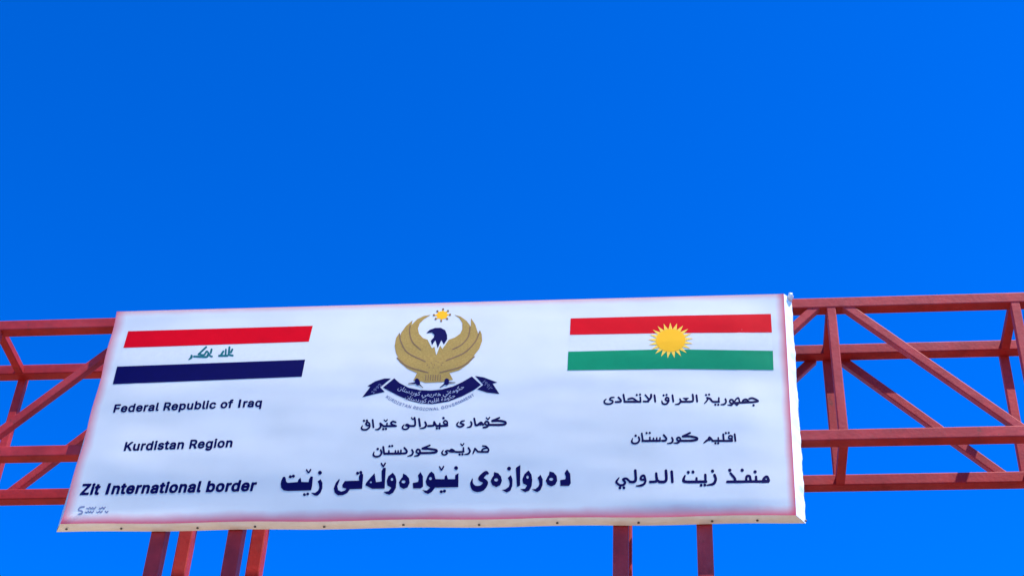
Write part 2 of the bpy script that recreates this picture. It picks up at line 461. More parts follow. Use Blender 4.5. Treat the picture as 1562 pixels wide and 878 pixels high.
MARKS = {
  'border_gate': [[-4585,11258,-4579,11260,-4575,11265,-4572,11273,-4573,11282,-4576,11290,-4582,11296,-4589,11299,-4595,11300,-4601,11297,-4606,11292,-4608,11285,-4608,11277,-4604,11268,-4599,11262,-4592,11258],[-4432,11258,-4396,11301,-4382,11365,-4389,11440,-4418,11496,-4422,11494,-4453,11464,-4435,11433,-4421,11378,-4430,11334,-4463,11301,-4510,11304,-4513,11303,-4513,11302,-4470,11266],[-4543,11266,-4537,11270,-4534,11276,-4533,11283,-4534,11293,-4539,11300,-4545,11305,-4552,11308,-4558,11307,-4564,11304,-4568,11297,-4569,11290,-4568,11282,-4564,11274,-4558,11269,-4551,11266],[-4159,11261,-4118,11263,-4071,11293,-4046,11343,-3899,11349,-3896,11351,-3904,11551,-3905,11555,-3922,11566,-3918,11576,-3918,11583,-3921,11593,-3926,11600,-3931,11604,-3938,11607,-3949,11604,-3955,11596,-3957,11581,-3963,11588,-3970,11594,-3977,11596,-3983,11595,-3990,11590,-3995,11579,-3994,11570,-3991,11562,-3985,11555,-3978,11551,-3969,11551,-3961,11556,-3957,11563,-3955,11576,-3948,11567,-3941,11561,-3956,11525,-3947,11470,-3947,11466,-4116,11464,-4120,11461,-4144,11410,-4145,11405,-4137,11373,-4135,11369,-4090,11353,-4092,11347,-4106,11327,-4149,11313,-4184,11334,-4188,11338,-4202,11393,-4182,11479,-4190,11496,-4193,11496,-4227,11440,-4243,11364,-4226,11299,-4180,11260],[-3559,11257,-3517,11283,-3489,11352,-3491,11451,-3508,11518,-3512,11525,-3544,11569,-3548,11571,-3597,11520,-3610,11454,-3595,11388,-3549,11357,-3546,11353,-3546,11351,-3573,11307,-3634,11299,-3632,11295,-3599,11269,-3564,11257],[-3091,11261,-3051,11289,-3018,11345,-2739,11347,-2738,11353,-2749,11545,-2751,11546,-2754,11545,-2787,11519,-2786,11466,-2788,11462,-2870,11464,-2889,11521,-2891,11525,-2912,11509,-2913,11464,-3017,11468,-3021,11471,-3042,11543,-3074,11576,-3079,11578,-3101,11555,-3124,11504,-3138,11434,-3121,11382,-3079,11349,-3078,11345,-3114,11306,-3163,11315,-3168,11314,-3132,11275,-3096,11260],[-2932,11266,-2923,11273,-2919,11287,-2911,11277,-2904,11274,-2896,11273,-2889,11277,-2884,11284,-2882,11291,-2883,11300,-2886,11308,-2896,11316,-2907,11317,-2916,11310,-2921,11296,-2928,11304,-2935,11308,-2944,11309,-2951,11305,-2955,11300,-2958,11293,-2957,11285,-2955,11278,-2951,11272,-2944,11267,-2938,11265],[-2152,11261,-2113,11287,-2094,11349,-2096,11446,-2117,11501,-2120,11505,-2123,11502,-2155,11466,-2137,11428,-2126,11378,-2137,11339,-2177,11304,-2213,11300,-2217,11298,-2158,11261,-2155,11260],[-1794,11259,-1757,11287,-1735,11357,-1736,11440,-1762,11499,-1765,11503,-1799,11459,-1782,11421,-1773,11376,-1784,11337,-1817,11303,-1858,11298,-1862,11296,-1800,11259,-1797,11258],[-1934,11262,-1890,11282,-1864,11346,-1860,11430,-1872,11509,-1908,11568,-1913,11566,-1956,11516,-1979,11446,-1967,11383,-1922,11355,-1920,11351,-1943,11309,-1997,11303,-1998,11301,-1996,11299,-1940,11262],[-2492,11274,-2478,11275,-2460,11281,-2445,11288,-2430,11300,-2416,11317,-2405,11333,-2390,11368,-2386,11383,-2385,11398,-2386,11407,-2391,11423,-2400,11436,-2418,11455,-2442,11472,-2441,11476,-2434,11487,-2410,11520,-2407,11521,-2393,11520,-2388,11522,-2385,11527,-2383,11537,-2386,11544,-2395,11560,-2406,11570,-2416,11573,-2424,11572,-2435,11568,-2447,11559,-2474,11532,-2488,11515,-2500,11496,-2506,11481,-2508,11472,-2508,11462,-2504,11447,-2498,11436,-2483,11422,-2453,11407,-2447,11401,-2457,11387,-2473,11370,-2488,11362,-2514,11360,-2532,11363,-2545,11372,-2558,11387,-2567,11404,-2570,11419,-2572,11464,-2576,11469,-2579,11470,-2582,11466,-2597,11419,-2600,11404,-2600,11390,-2595,11358,-2583,11326,-2572,11307,-2555,11290,-2536,11280,-2516,11274],[-4763,11335,-4515,11338,-4511,11401,-4517,11534,-4540,11540,-4545,11539,-4560,11500,-4561,11461,-4564,11457,-4649,11462,-4665,11518,-4668,11522,-4690,11499,-4695,11465,-4696,11462,-4813,11452,-4819,11454,-4838,11472,-4845,11506,-4860,11541,-4886,11539,-4899,11489,-4901,11439,-4887,11381,-4854,11345,-4792,11334],[-3394,11337,-3349,11356,-3328,11420,-3342,11486,-3379,11533,-3419,11558,-3421,11554,-3422,11504,-3437,11486,-3460,11432,-3442,11366,-3399,11337],[-3717,11345,-3627,11346,-3624,11347,-3637,11638,-3639,11644,-3663,11647,-3666,11647,-3686,11601,-3669,11449,-3734,11440,-3738,11441,-3767,11568,-3772,11564,-3806,11516,-3856,11434,-3864,11401,-3863,11397,-3860,11395,-3774,11345],[-3192,11339,-3165,11362,-3163,11368,-3176,11512,-3210,11572,-3213,11570,-3239,11525,-3224,11472,-3228,11433,-3288,11419,-3292,11415,-3281,11346,-3279,11341],[-2036,11336,-2004,11353,-2001,11357,-2010,11644,-2012,11650,-2060,11611,-2063,11607,-2040,11341,-2039,11337],[-2283,11341,-2239,11364,-2221,11421,-2220,11426,-2235,11488,-2269,11534,-2274,11538,-2319,11553,-2322,11551,-2324,11502,-2338,11483,-2357,11431,-2358,11426,-2333,11366,-2288,11341],[-1632,11336,-1586,11357,-1564,11407,-1563,11414,-1571,11480,-1574,11486,-1610,11534,-1657,11549,-1659,11545,-1664,11497,-1678,11477,-1700,11419,-1679,11363,-1637,11337],[-1443,11339,-1421,11339,-1418,11341,-1401,11376,-1401,11381,-1411,11510,-1446,11570,-1450,11573,-1478,11523,-1463,11468,-1467,11433,-1526,11422,-1528,11421,-1529,11417,-1523,11341],[-3398,11417,-3412,11419,-3419,11422,-3424,11427,-3427,11433,-3428,11441,-3427,11446,-3423,11452,-3414,11457,-3404,11458,-3394,11455,-3385,11447,-3381,11438,-3383,11429,-3388,11421],[-3795,11426,-3805,11427,-3811,11434,-3812,11443,-3807,11451,-3798,11451,-3793,11448,-3789,11443,-3788,11433,-3791,11429],[-2283,11420,-2298,11421,-2306,11425,-2311,11430,-2314,11436,-2315,11443,-2314,11451,-2309,11457,-2300,11462,-2289,11463,-2279,11459,-2270,11452,-2267,11442,-2268,11433,-2273,11425],[-1632,11416,-1647,11419,-1657,11428,-1659,11433,-1659,11441,-1657,11446,-1652,11451,-1642,11456,-1631,11456,-1621,11452,-1614,11445,-1611,11436,-1614,11427,-1622,11419],[-3541,11456,-3547,11455,-3553,11457,-3558,11462,-3562,11470,-3563,11477,-3562,11486,-3558,11492,-3554,11495,-3547,11495,-3542,11493,-3538,11488,-3534,11480,-3533,11473,-3534,11465,-3537,11460],[-3075,11458,-3081,11456,-3089,11459,-3094,11464,-3098,11471,-3100,11479,-3098,11486,-3095,11493,-3089,11497,-3083,11497,-3076,11495,-3071,11491,-3066,11484,-3065,11476,-3066,11469,-3069,11462],[-1911,11452,-1918,11451,-1924,11454,-1928,11459,-1931,11467,-1932,11476,-1930,11484,-1927,11490,-1921,11494,-1915,11494,-1910,11490,-1906,11485,-1903,11478,-1903,11468,-1904,11461,-1907,11455],[-4787,11518,-4780,11524,-4775,11536,-4767,11529,-4760,11525,-4752,11525,-4745,11529,-4741,11535,-4739,11544,-4741,11554,-4745,11561,-4753,11568,-4763,11571,-4769,11569,-4773,11565,-4780,11551,-4788,11558,-4796,11562,-4804,11562,-4810,11559,-4813,11553,-4815,11546,-4815,11538,-4812,11530,-4808,11525,-4801,11519,-4795,11517],[-4430,11562,-4422,11566,-4416,11573,-4413,11583,-4414,11594,-4419,11606,-4426,11614,-4435,11618,-4445,11619,-4454,11614,-4460,11607,-4462,11597,-4461,11586,-4456,11575,-4448,11567,-4440,11563],[-4573,11584,-4565,11589,-4558,11605,-4548,11634,-4548,11639,-4551,11645,-4558,11650,-4566,11647,-4579,11612,-4583,11614,-4602,11644,-4608,11647,-4614,11645,-4617,11639,-4616,11631,-4595,11597,-4585,11586,-4577,11583],[-2956,11587,-2948,11591,-2943,11600,-2928,11641,-2927,11649,-2932,11656,-2939,11658,-2944,11653,-2960,11614,-2979,11652,-2986,11656,-2990,11654,-2993,11651,-2993,11641,-2974,11601,-2967,11591,-2961,11587],[-2136,11573,-2127,11578,-2122,11587,-2120,11597,-2122,11608,-2127,11618,-2135,11626,-2143,11628,-2152,11627,-2160,11622,-2166,11613,-2168,11604,-2167,11592,-2162,11583,-2154,11575,-2145,11572],[-2774,11594,-2767,11599,-2761,11607,-2759,11619,-2761,11630,-2767,11640,-2775,11647,-2783,11650,-2792,11649,-2800,11644,-2806,11635,-2807,11625,-2806,11614,-2801,11604,-2793,11597,-2784,11593],[-3665,11654,-3659,11660,-3652,11675,-3641,11707,-3643,11717,-3649,11722,-3657,11721,-3673,11683,-3692,11717,-3699,11721,-3705,11719,-3708,11714,-3708,11707,-3687,11666,-3678,11656,-3672,11653]],
  'kurdish': [[-3759,11796,-3738,11800,-3721,11809,-3710,11823,-3702,11841,-3699,11860,-3700,11873,-3704,11887,-3715,11913,-3721,11919,-3726,11921,-3730,11920,-3734,11917,-3736,11911,-3736,11903,-3724,11874,-3723,11864,-3725,11853,-3729,11843,-3734,11836,-3740,11831,-3755,11825,-3771,11823,-3781,11825,-3791,11831,-3796,11837,-3799,11843,-3798,11882,-3800,11886,-3803,11889,-3806,11889,-3809,11886,-3817,11863,-3821,11843,-3820,11834,-3815,11822,-3809,11813,-3800,11805,-3786,11798,-3775,11796],[-3262,11799,-3252,11803,-3245,11809,-3239,11816,-3229,11833,-3107,11832,-3065,11836,-3044,11841,-3033,11846,-3026,11854,-3021,11865,-3021,11875,-3022,11881,-3025,11889,-3032,11898,-3042,11906,-3054,11911,-3088,11919,-3156,11930,-3152,11934,-3121,11949,-3118,11953,-3116,11960,-3118,11968,-3124,11974,-3131,11974,-3219,11931,-3224,11927,-3226,11920,-3226,11913,-3222,11905,-3217,11900,-3212,11898,-3151,11895,-3105,11888,-3061,11879,-3055,11876,-3055,11874,-3072,11870,-3112,11866,-3224,11867,-3227,11870,-3230,11886,-3234,11895,-3238,11902,-3243,11908,-3258,11917,-3266,11919,-3276,11918,-3285,11912,-3291,11901,-3296,11883,-3297,11874,-3296,11866,-3291,11854,-3285,11847,-3262,11832,-3266,11828,-3272,11824,-3305,11816,-3308,11813,-3309,11808,-3307,11803,-3302,11800,-3271,11798],[-3382,11802,-3352,11804,-3341,11806,-3333,11810,-3327,11816,-3318,11832,-3313,11851,-3312,11860,-3313,11870,-3320,11886,-3331,11906,-3335,11910,-3340,11913,-3346,11912,-3351,11908,-3352,11902,-3351,11894,-3336,11865,-3336,11857,-3339,11848,-3345,11838,-3352,11830,-3388,11815,-3390,11810,-3389,11806,-3385,11803],[-2746,11801,-2742,11805,-2739,11811,-2739,11818,-2740,11824,-2743,11829,-2748,11833,-2755,11835,-2759,11834,-2764,11830,-2767,11825,-2768,11819,-2766,11811,-2762,11805,-2757,11801,-2751,11800],[-2928,11805,-2919,11809,-2908,11817,-2901,11825,-2896,11833,-2894,11839,-2894,11845,-2899,11855,-2909,11865,-2905,11867,-2897,11866,-2875,11851,-2864,11848,-2832,11846,-2827,11847,-2823,11850,-2805,11843,-2787,11841,-2757,11841,-2701,11844,-2696,11848,-2694,11856,-2695,11861,-2699,11871,-2703,11919,-2707,11925,-2713,11928,-2717,11927,-2722,11922,-2723,11916,-2721,11874,-2722,11872,-2776,11870,-2802,11872,-2812,11876,-2823,11890,-2830,11896,-2845,11905,-2857,11908,-2865,11906,-2871,11902,-2884,11885,-2894,11890,-2902,11892,-2917,11890,-2926,11885,-2933,11879,-2937,11873,-2938,11867,-2937,11861,-2933,11854,-2918,11842,-2928,11833,-2938,11829,-2946,11830,-2952,11833,-2956,11837,-2959,11845,-2960,11854,-2950,11883,-2951,11887,-2953,11890,-2959,11891,-2973,11873,-2980,11860,-2981,11851,-2979,11835,-2971,11821,-2959,11810,-2944,11805],[-2714,11802,-2710,11805,-2706,11810,-2704,11816,-2705,11823,-2707,11829,-2712,11834,-2716,11836,-2723,11837,-2728,11835,-2732,11830,-2733,11824,-2733,11816,-2731,11810,-2726,11805,-2721,11802],[-2656,11809,-2643,11813,-2631,11825,-2622,11842,-2619,11852,-2618,11862,-2620,11875,-2627,11892,-2643,11920,-2650,11925,-2655,11925,-2659,11921,-2662,11917,-2663,11911,-2661,11905,-2642,11868,-2642,11862,-2644,11854,-2652,11843,-2661,11835,-2670,11831,-2697,11823,-2700,11817,-2699,11812,-2694,11809],[-3674,11834,-3470,11832,-3465,11833,-3460,11836,-3452,11834,-3417,11836,-3403,11840,-3395,11849,-3389,11862,-3388,11872,-3389,11882,-3393,11893,-3402,11909,-3428,11941,-3433,11944,-3438,11945,-3442,11944,-3447,11939,-3449,11933,-3448,11928,-3445,11920,-3422,11891,-3416,11882,-3415,11873,-3417,11869,-3420,11868,-3463,11864,-3465,11901,-3470,11908,-3476,11910,-3481,11909,-3485,11903,-3485,11868,-3485,11866,-3487,11865,-3495,11865,-3496,11867,-3500,11894,-3504,11900,-3510,11902,-3516,11900,-3519,11894,-3518,11867,-3519,11865,-3529,11866,-3533,11895,-3537,11901,-3543,11903,-3549,11901,-3553,11895,-3551,11868,-3552,11866,-3608,11866,-3609,11867,-3610,11869,-3614,11897,-3618,11902,-3624,11905,-3630,11903,-3633,11897,-3632,11867,-3666,11867,-3669,11871,-3686,11955,-3692,11963,-3701,11966,-3705,11964,-3709,11959,-3710,11953,-3710,11947,-3689,11846,-3682,11837],[-2589,11816,-2586,11819,-2577,11841,-2567,11872,-2566,11873,-2550,11856,-2543,11846,-2538,11843,-2530,11840,-2492,11836,-2409,11835,-2403,11837,-2399,11843,-2398,11853,-2395,11860,-2393,11868,-2394,11881,-2398,11893,-2408,11911,-2422,11928,-2431,11937,-2440,11942,-2449,11945,-2482,11948,-2486,11945,-2489,11939,-2488,11932,-2484,11927,-2478,11924,-2450,11920,-2444,11917,-2445,11915,-2467,11909,-2484,11896,-2493,11884,-2495,11876,-2495,11866,-2497,11864,-2528,11867,-2566,11912,-2574,11914,-2581,11910,-2583,11905,-2584,11897,-2592,11863,-2598,11827,-2598,11823,-2596,11818,-2593,11816],[-3257,11861,-3259,11860,-3265,11864,-3272,11869,-3273,11871,-3272,11881,-3267,11890,-3263,11890,-3258,11888,-3253,11880,-3250,11869],[-2452,11863,-2468,11864,-2472,11866,-2474,11870,-2472,11874,-2467,11879,-2453,11887,-2423,11892,-2420,11890,-2414,11878,-2413,11874,-2415,11870,-2422,11864],[-3758,11904,-3753,11906,-3749,11911,-3747,11919,-3748,11927,-3751,11933,-3756,11939,-3763,11942,-3769,11941,-3775,11937,-3778,11932,-3780,11926,-3778,11918,-3775,11910,-3770,11906,-3764,11903],[-3615,11943,-3610,11946,-3607,11953,-3607,11960,-3609,11966,-3612,11972,-3618,11976,-3624,11977,-3629,11976,-3633,11972,-3636,11967,-3637,11961,-3635,11953,-3631,11947,-3626,11943,-3621,11942],[-3583,11946,-3578,11949,-3575,11954,-3574,11960,-3575,11967,-3578,11973,-3582,11978,-3587,11981,-3594,11980,-3599,11978,-3602,11972,-3603,11966,-3602,11958,-3599,11952,-3594,11947,-3589,11945],[-2726,11939,-2720,11942,-2717,11947,-2704,11973,-2704,11980,-2708,11986,-2713,11987,-2718,11985,-2729,11961,-2731,11962,-2745,11982,-2751,11983,-2756,11979,-2755,11971,-2741,11947,-2734,11941],[-3939,12200,-3927,12203,-3918,12207,-3902,12221,-3892,12234,-3888,12244,-3885,12254,-3884,12266,-3888,12290,-3895,12318,-3899,12323,-3925,12340,-3925,12342,-3924,12352,-3926,12360,-3932,12368,-3938,12371,-3943,12371,-3948,12369,-3954,12361,-3954,12355,-3953,12349,-3946,12337,-3956,12319,-3958,12311,-3958,12301,-3955,12293,-3951,12285,-3944,12277,-3935,12269,-3925,12264,-3908,12263,-3908,12260,-3911,12253,-3922,12239,-3934,12230,-3953,12226,-3970,12228,-3979,12234,-3985,12241,-3985,12249,-3981,12276,-3984,12282,-3989,12284,-3992,12280,-4001,12263,-4007,12245,-4006,12235,-4002,12225,-3996,12217,-3988,12210,-3976,12203,-3967,12200,-3952,12199],[-3718,12200,-3713,12202,-3709,12208,-3708,12216,-3709,12222,-3711,12228,-3716,12233,-3721,12236,-3728,12236,-3732,12233,-3736,12228,-3738,12222,-3737,12215,-3735,12209,-3729,12203,-3724,12200],[-3785,12202,-3777,12205,-3770,12209,-3756,12225,-3751,12235,-3747,12246,-3745,12267,-3741,12264,-3738,12256,-3736,12252,-3732,12248,-3727,12246,-3575,12245,-3561,12248,-3556,12252,-3555,12259,-3556,12266,-3560,12272,-3565,12275,-3600,12289,-3614,12298,-3621,12305,-3620,12309,-3616,12313,-3608,12316,-3580,12303,-3574,12302,-3569,12305,-3567,12309,-3566,12315,-3567,12321,-3573,12329,-3600,12343,-3607,12345,-3615,12345,-3625,12342,-3638,12330,-3643,12323,-3647,12314,-3647,12305,-3645,12295,-3632,12279,-3637,12278,-3670,12278,-3672,12280,-3673,12306,-3676,12312,-3681,12316,-3688,12316,-3693,12310,-3694,12278,-3718,12278,-3722,12279,-3763,12318,-3768,12320,-3775,12319,-3779,12314,-3781,12307,-3770,12267,-3770,12259,-3773,12251,-3781,12239,-3792,12229,-3800,12225,-3822,12220,-3826,12215,-3825,12209,-3821,12206,-3794,12201],[-3446,12195,-3425,12199,-3411,12209,-3400,12224,-3397,12232,-3396,12243,-3354,12240,-3343,12241,-3331,12245,-3324,12253,-3320,12261,-3319,12271,-3321,12309,-3334,12379,-3336,12385,-3340,12390,-3347,12394,-3352,12393,-3356,12387,-3364,12370,-3368,12368,-3384,12390,-3391,12390,-3393,12386,-3394,12382,-3392,12376,-3378,12356,-3373,12350,-3364,12347,-3355,12353,-3354,12351,-3346,12307,-3344,12282,-3345,12273,-3356,12271,-3394,12273,-3422,12292,-3432,12295,-3443,12292,-3452,12286,-3457,12279,-3458,12273,-3456,12263,-3454,12259,-3447,12253,-3423,12240,-3421,12238,-3421,12236,-3432,12225,-3445,12221,-3458,12221,-3466,12223,-3471,12228,-3476,12236,-3476,12240,-3475,12245,-3462,12275,-3462,12279,-3465,12283,-3468,12284,-3472,12283,-3490,12262,-3495,12254,-3498,12244,-3497,12234,-3494,12222,-3486,12210,-3479,12204,-3471,12199,-3457,12196],[-3682,12204,-3678,12208,-3675,12215,-3675,12223,-3676,12229,-3680,12235,-3685,12238,-3692,12240,-3697,12238,-3701,12234,-3704,12229,-3704,12222,-3703,12216,-3699,12209,-3694,12205,-3689,12203],[-3023,12194,-3015,12199,-3013,12204,-3012,12210,-3012,12216,-3015,12222,-3022,12230,-2976,12232,-2931,12237,-2924,12240,-2920,12245,-2919,12255,-2923,12265,-2923,12291,-2927,12308,-2933,12318,-2943,12329,-2954,12337,-2962,12340,-2970,12338,-2978,12333,-2986,12322,-2991,12311,-2992,12300,-2989,12290,-2983,12278,-2974,12266,-2981,12265,-3015,12265,-3017,12291,-3021,12297,-3027,12300,-3034,12298,-3037,12294,-3039,12266,-3061,12266,-3090,12319,-3096,12324,-3101,12325,-3108,12322,-3112,12313,-3113,12299,-3110,12278,-3111,12273,-3124,12269,-3173,12267,-3177,12265,-3182,12259,-3184,12280,-3186,12287,-3200,12316,-3203,12320,-3207,12324,-3216,12324,-3222,12318,-3223,12310,-3222,12304,-3211,12282,-3208,12274,-3209,12262,-3214,12249,-3219,12241,-3225,12237,-3270,12222,-3273,12217,-3271,12211,-3267,12208,-3226,12208,-3215,12210,-3204,12215,-3197,12222,-3190,12232,-3184,12251,-3183,12251,-3178,12240,-3170,12235,-3130,12235,-3104,12239,-3093,12245,-3086,12254,-3081,12241,-3074,12235,-3061,12232,-3037,12232,-3033,12230,-3037,12227,-3040,12221,-3042,12215,-3041,12209,-3038,12203,-3033,12197,-3028,12195],[-3052,12195,-3048,12198,-3045,12203,-3044,12209,-3044,12215,-3047,12221,-3051,12226,-3058,12230,-3063,12230,-3069,12226,-3072,12221,-3074,12215,-3073,12208,-3069,12200,-3064,12196,-3059,12194],[-2483,12197,-2454,12199,-2440,12203,-2431,12211,-2418,12230,-2416,12231,-2287,12228,-2252,12230,-2226,12234,-2214,12240,-2204,12250,-2200,12262,-2201,12276,-2204,12286,-2211,12296,-2220,12303,-2230,12308,-2269,12320,-2314,12326,-2314,12328,-2311,12330,-2291,12341,-2286,12347,-2286,12355,-2288,12361,-2294,12366,-2298,12366,-2390,12322,-2394,12317,-2396,12311,-2396,12303,-2393,12297,-2388,12291,-2382,12289,-2322,12291,-2285,12288,-2259,12282,-2239,12276,-2231,12271,-2234,12268,-2256,12264,-2289,12263,-2409,12265,-2411,12268,-2414,12279,-2417,12289,-2424,12301,-2439,12312,-2454,12316,-2465,12313,-2475,12301,-2482,12285,-2484,12275,-2484,12266,-2485,12266,-2498,12287,-2504,12296,-2513,12301,-2521,12302,-2534,12297,-2554,12278,-2566,12264,-2572,12263,-2574,12264,-2576,12267,-2595,12353,-2599,12359,-2602,12362,-2610,12364,-2617,12358,-2619,12348,-2596,12245,-2591,12235,-2588,12232,-2583,12230,-2561,12230,-2550,12235,-2537,12247,-2531,12241,-2522,12239,-2515,12241,-2507,12247,-2498,12237,-2490,12235,-2485,12237,-2482,12241,-2480,12246,-2480,12252,-2478,12254,-2466,12243,-2449,12233,-2450,12231,-2456,12228,-2488,12225,-2494,12222,-2497,12215,-2496,12205,-2491,12198],[-3842,12236,-3836,12243,-3836,12251,-3857,12363,-3859,12369,-3863,12373,-3872,12375,-3878,12371,-3880,12361,-3859,12249,-3857,12243,-3852,12237,-3847,12236],[-2656,12209,-2642,12213,-2633,12222,-2625,12238,-2622,12254,-2621,12269,-2624,12281,-2635,12305,-2638,12309,-2643,12312,-2651,12311,-2654,12307,-2656,12302,-2655,12294,-2645,12268,-2646,12256,-2651,12244,-2659,12235,-2689,12223,-2693,12218,-2691,12212,-2687,12208],[-2761,12215,-2752,12218,-2738,12227,-2726,12238,-2719,12248,-2718,12260,-2720,12266,-2724,12272,-2734,12280,-2756,12288,-2758,12290,-2747,12301,-2720,12311,-2718,12315,-2718,12319,-2719,12323,-2723,12327,-2749,12327,-2762,12323,-2774,12313,-2781,12301,-2785,12289,-2784,12281,-2781,12275,-2773,12267,-2746,12256,-2751,12251,-2761,12244,-2771,12242,-2782,12243,-2796,12249,-2802,12256,-2804,12262,-2803,12268,-2790,12301,-2791,12305,-2795,12309,-2798,12309,-2801,12307,-2819,12286,-2826,12272,-2827,12260,-2824,12251,-2818,12239,-2811,12230,-2800,12223,-2787,12217,-2771,12214],[-3264,12236,-3259,12242,-3257,12252,-3278,12361,-3280,12367,-3285,12373,-3290,12376,-3295,12376,-3302,12370,-3303,12360,-3282,12248,-3279,12242,-3276,12238,-3271,12236],[-3914,12292,-3922,12291,-3931,12298,-3935,12305,-3931,12313,-3928,12313,-3915,12304,-3912,12296],[-2435,12260,-2438,12259,-2446,12262,-2459,12271,-2458,12277,-2454,12285,-2449,12286,-2439,12280,-2435,12270],[-2945,12287,-2963,12287,-2970,12296,-2972,12300,-2971,12304,-2963,12314,-2959,12314,-2951,12307,-2945,12299,-2943,12289],[-3698,12326,-3691,12332,-3678,12354,-3678,12360,-3681,12366,-3686,12369,-3691,12367,-3702,12349,-3705,12346,-3722,12365,-3727,12366,-3731,12363,-3732,12359,-3732,12353,-3716,12333,-3708,12326,-3703,12325],[-3969,12333,-3964,12337,-3961,12343,-3960,12349,-3962,12357,-3966,12363,-3971,12368,-3976,12369,-3982,12368,-3987,12365,-3990,12360,-3991,12354,-3989,12346,-3986,12340,-3981,12335,-3976,12333],[-2432,12323,-2427,12326,-2423,12331,-2410,12355,-2409,12360,-2411,12367,-2416,12370,-2422,12369,-2436,12344,-2439,12346,-2455,12366,-2458,12367,-2463,12365,-2466,12360,-2465,12354,-2452,12334,-2442,12324,-2435,12322],[-2983,12345,-2977,12348,-2973,12353,-2971,12359,-2972,12367,-2975,12375,-2979,12381,-2985,12384,-2991,12385,-2997,12382,-3002,12376,-3004,12370,-3003,12362,-3000,12354,-2995,12348,-2990,12346]],
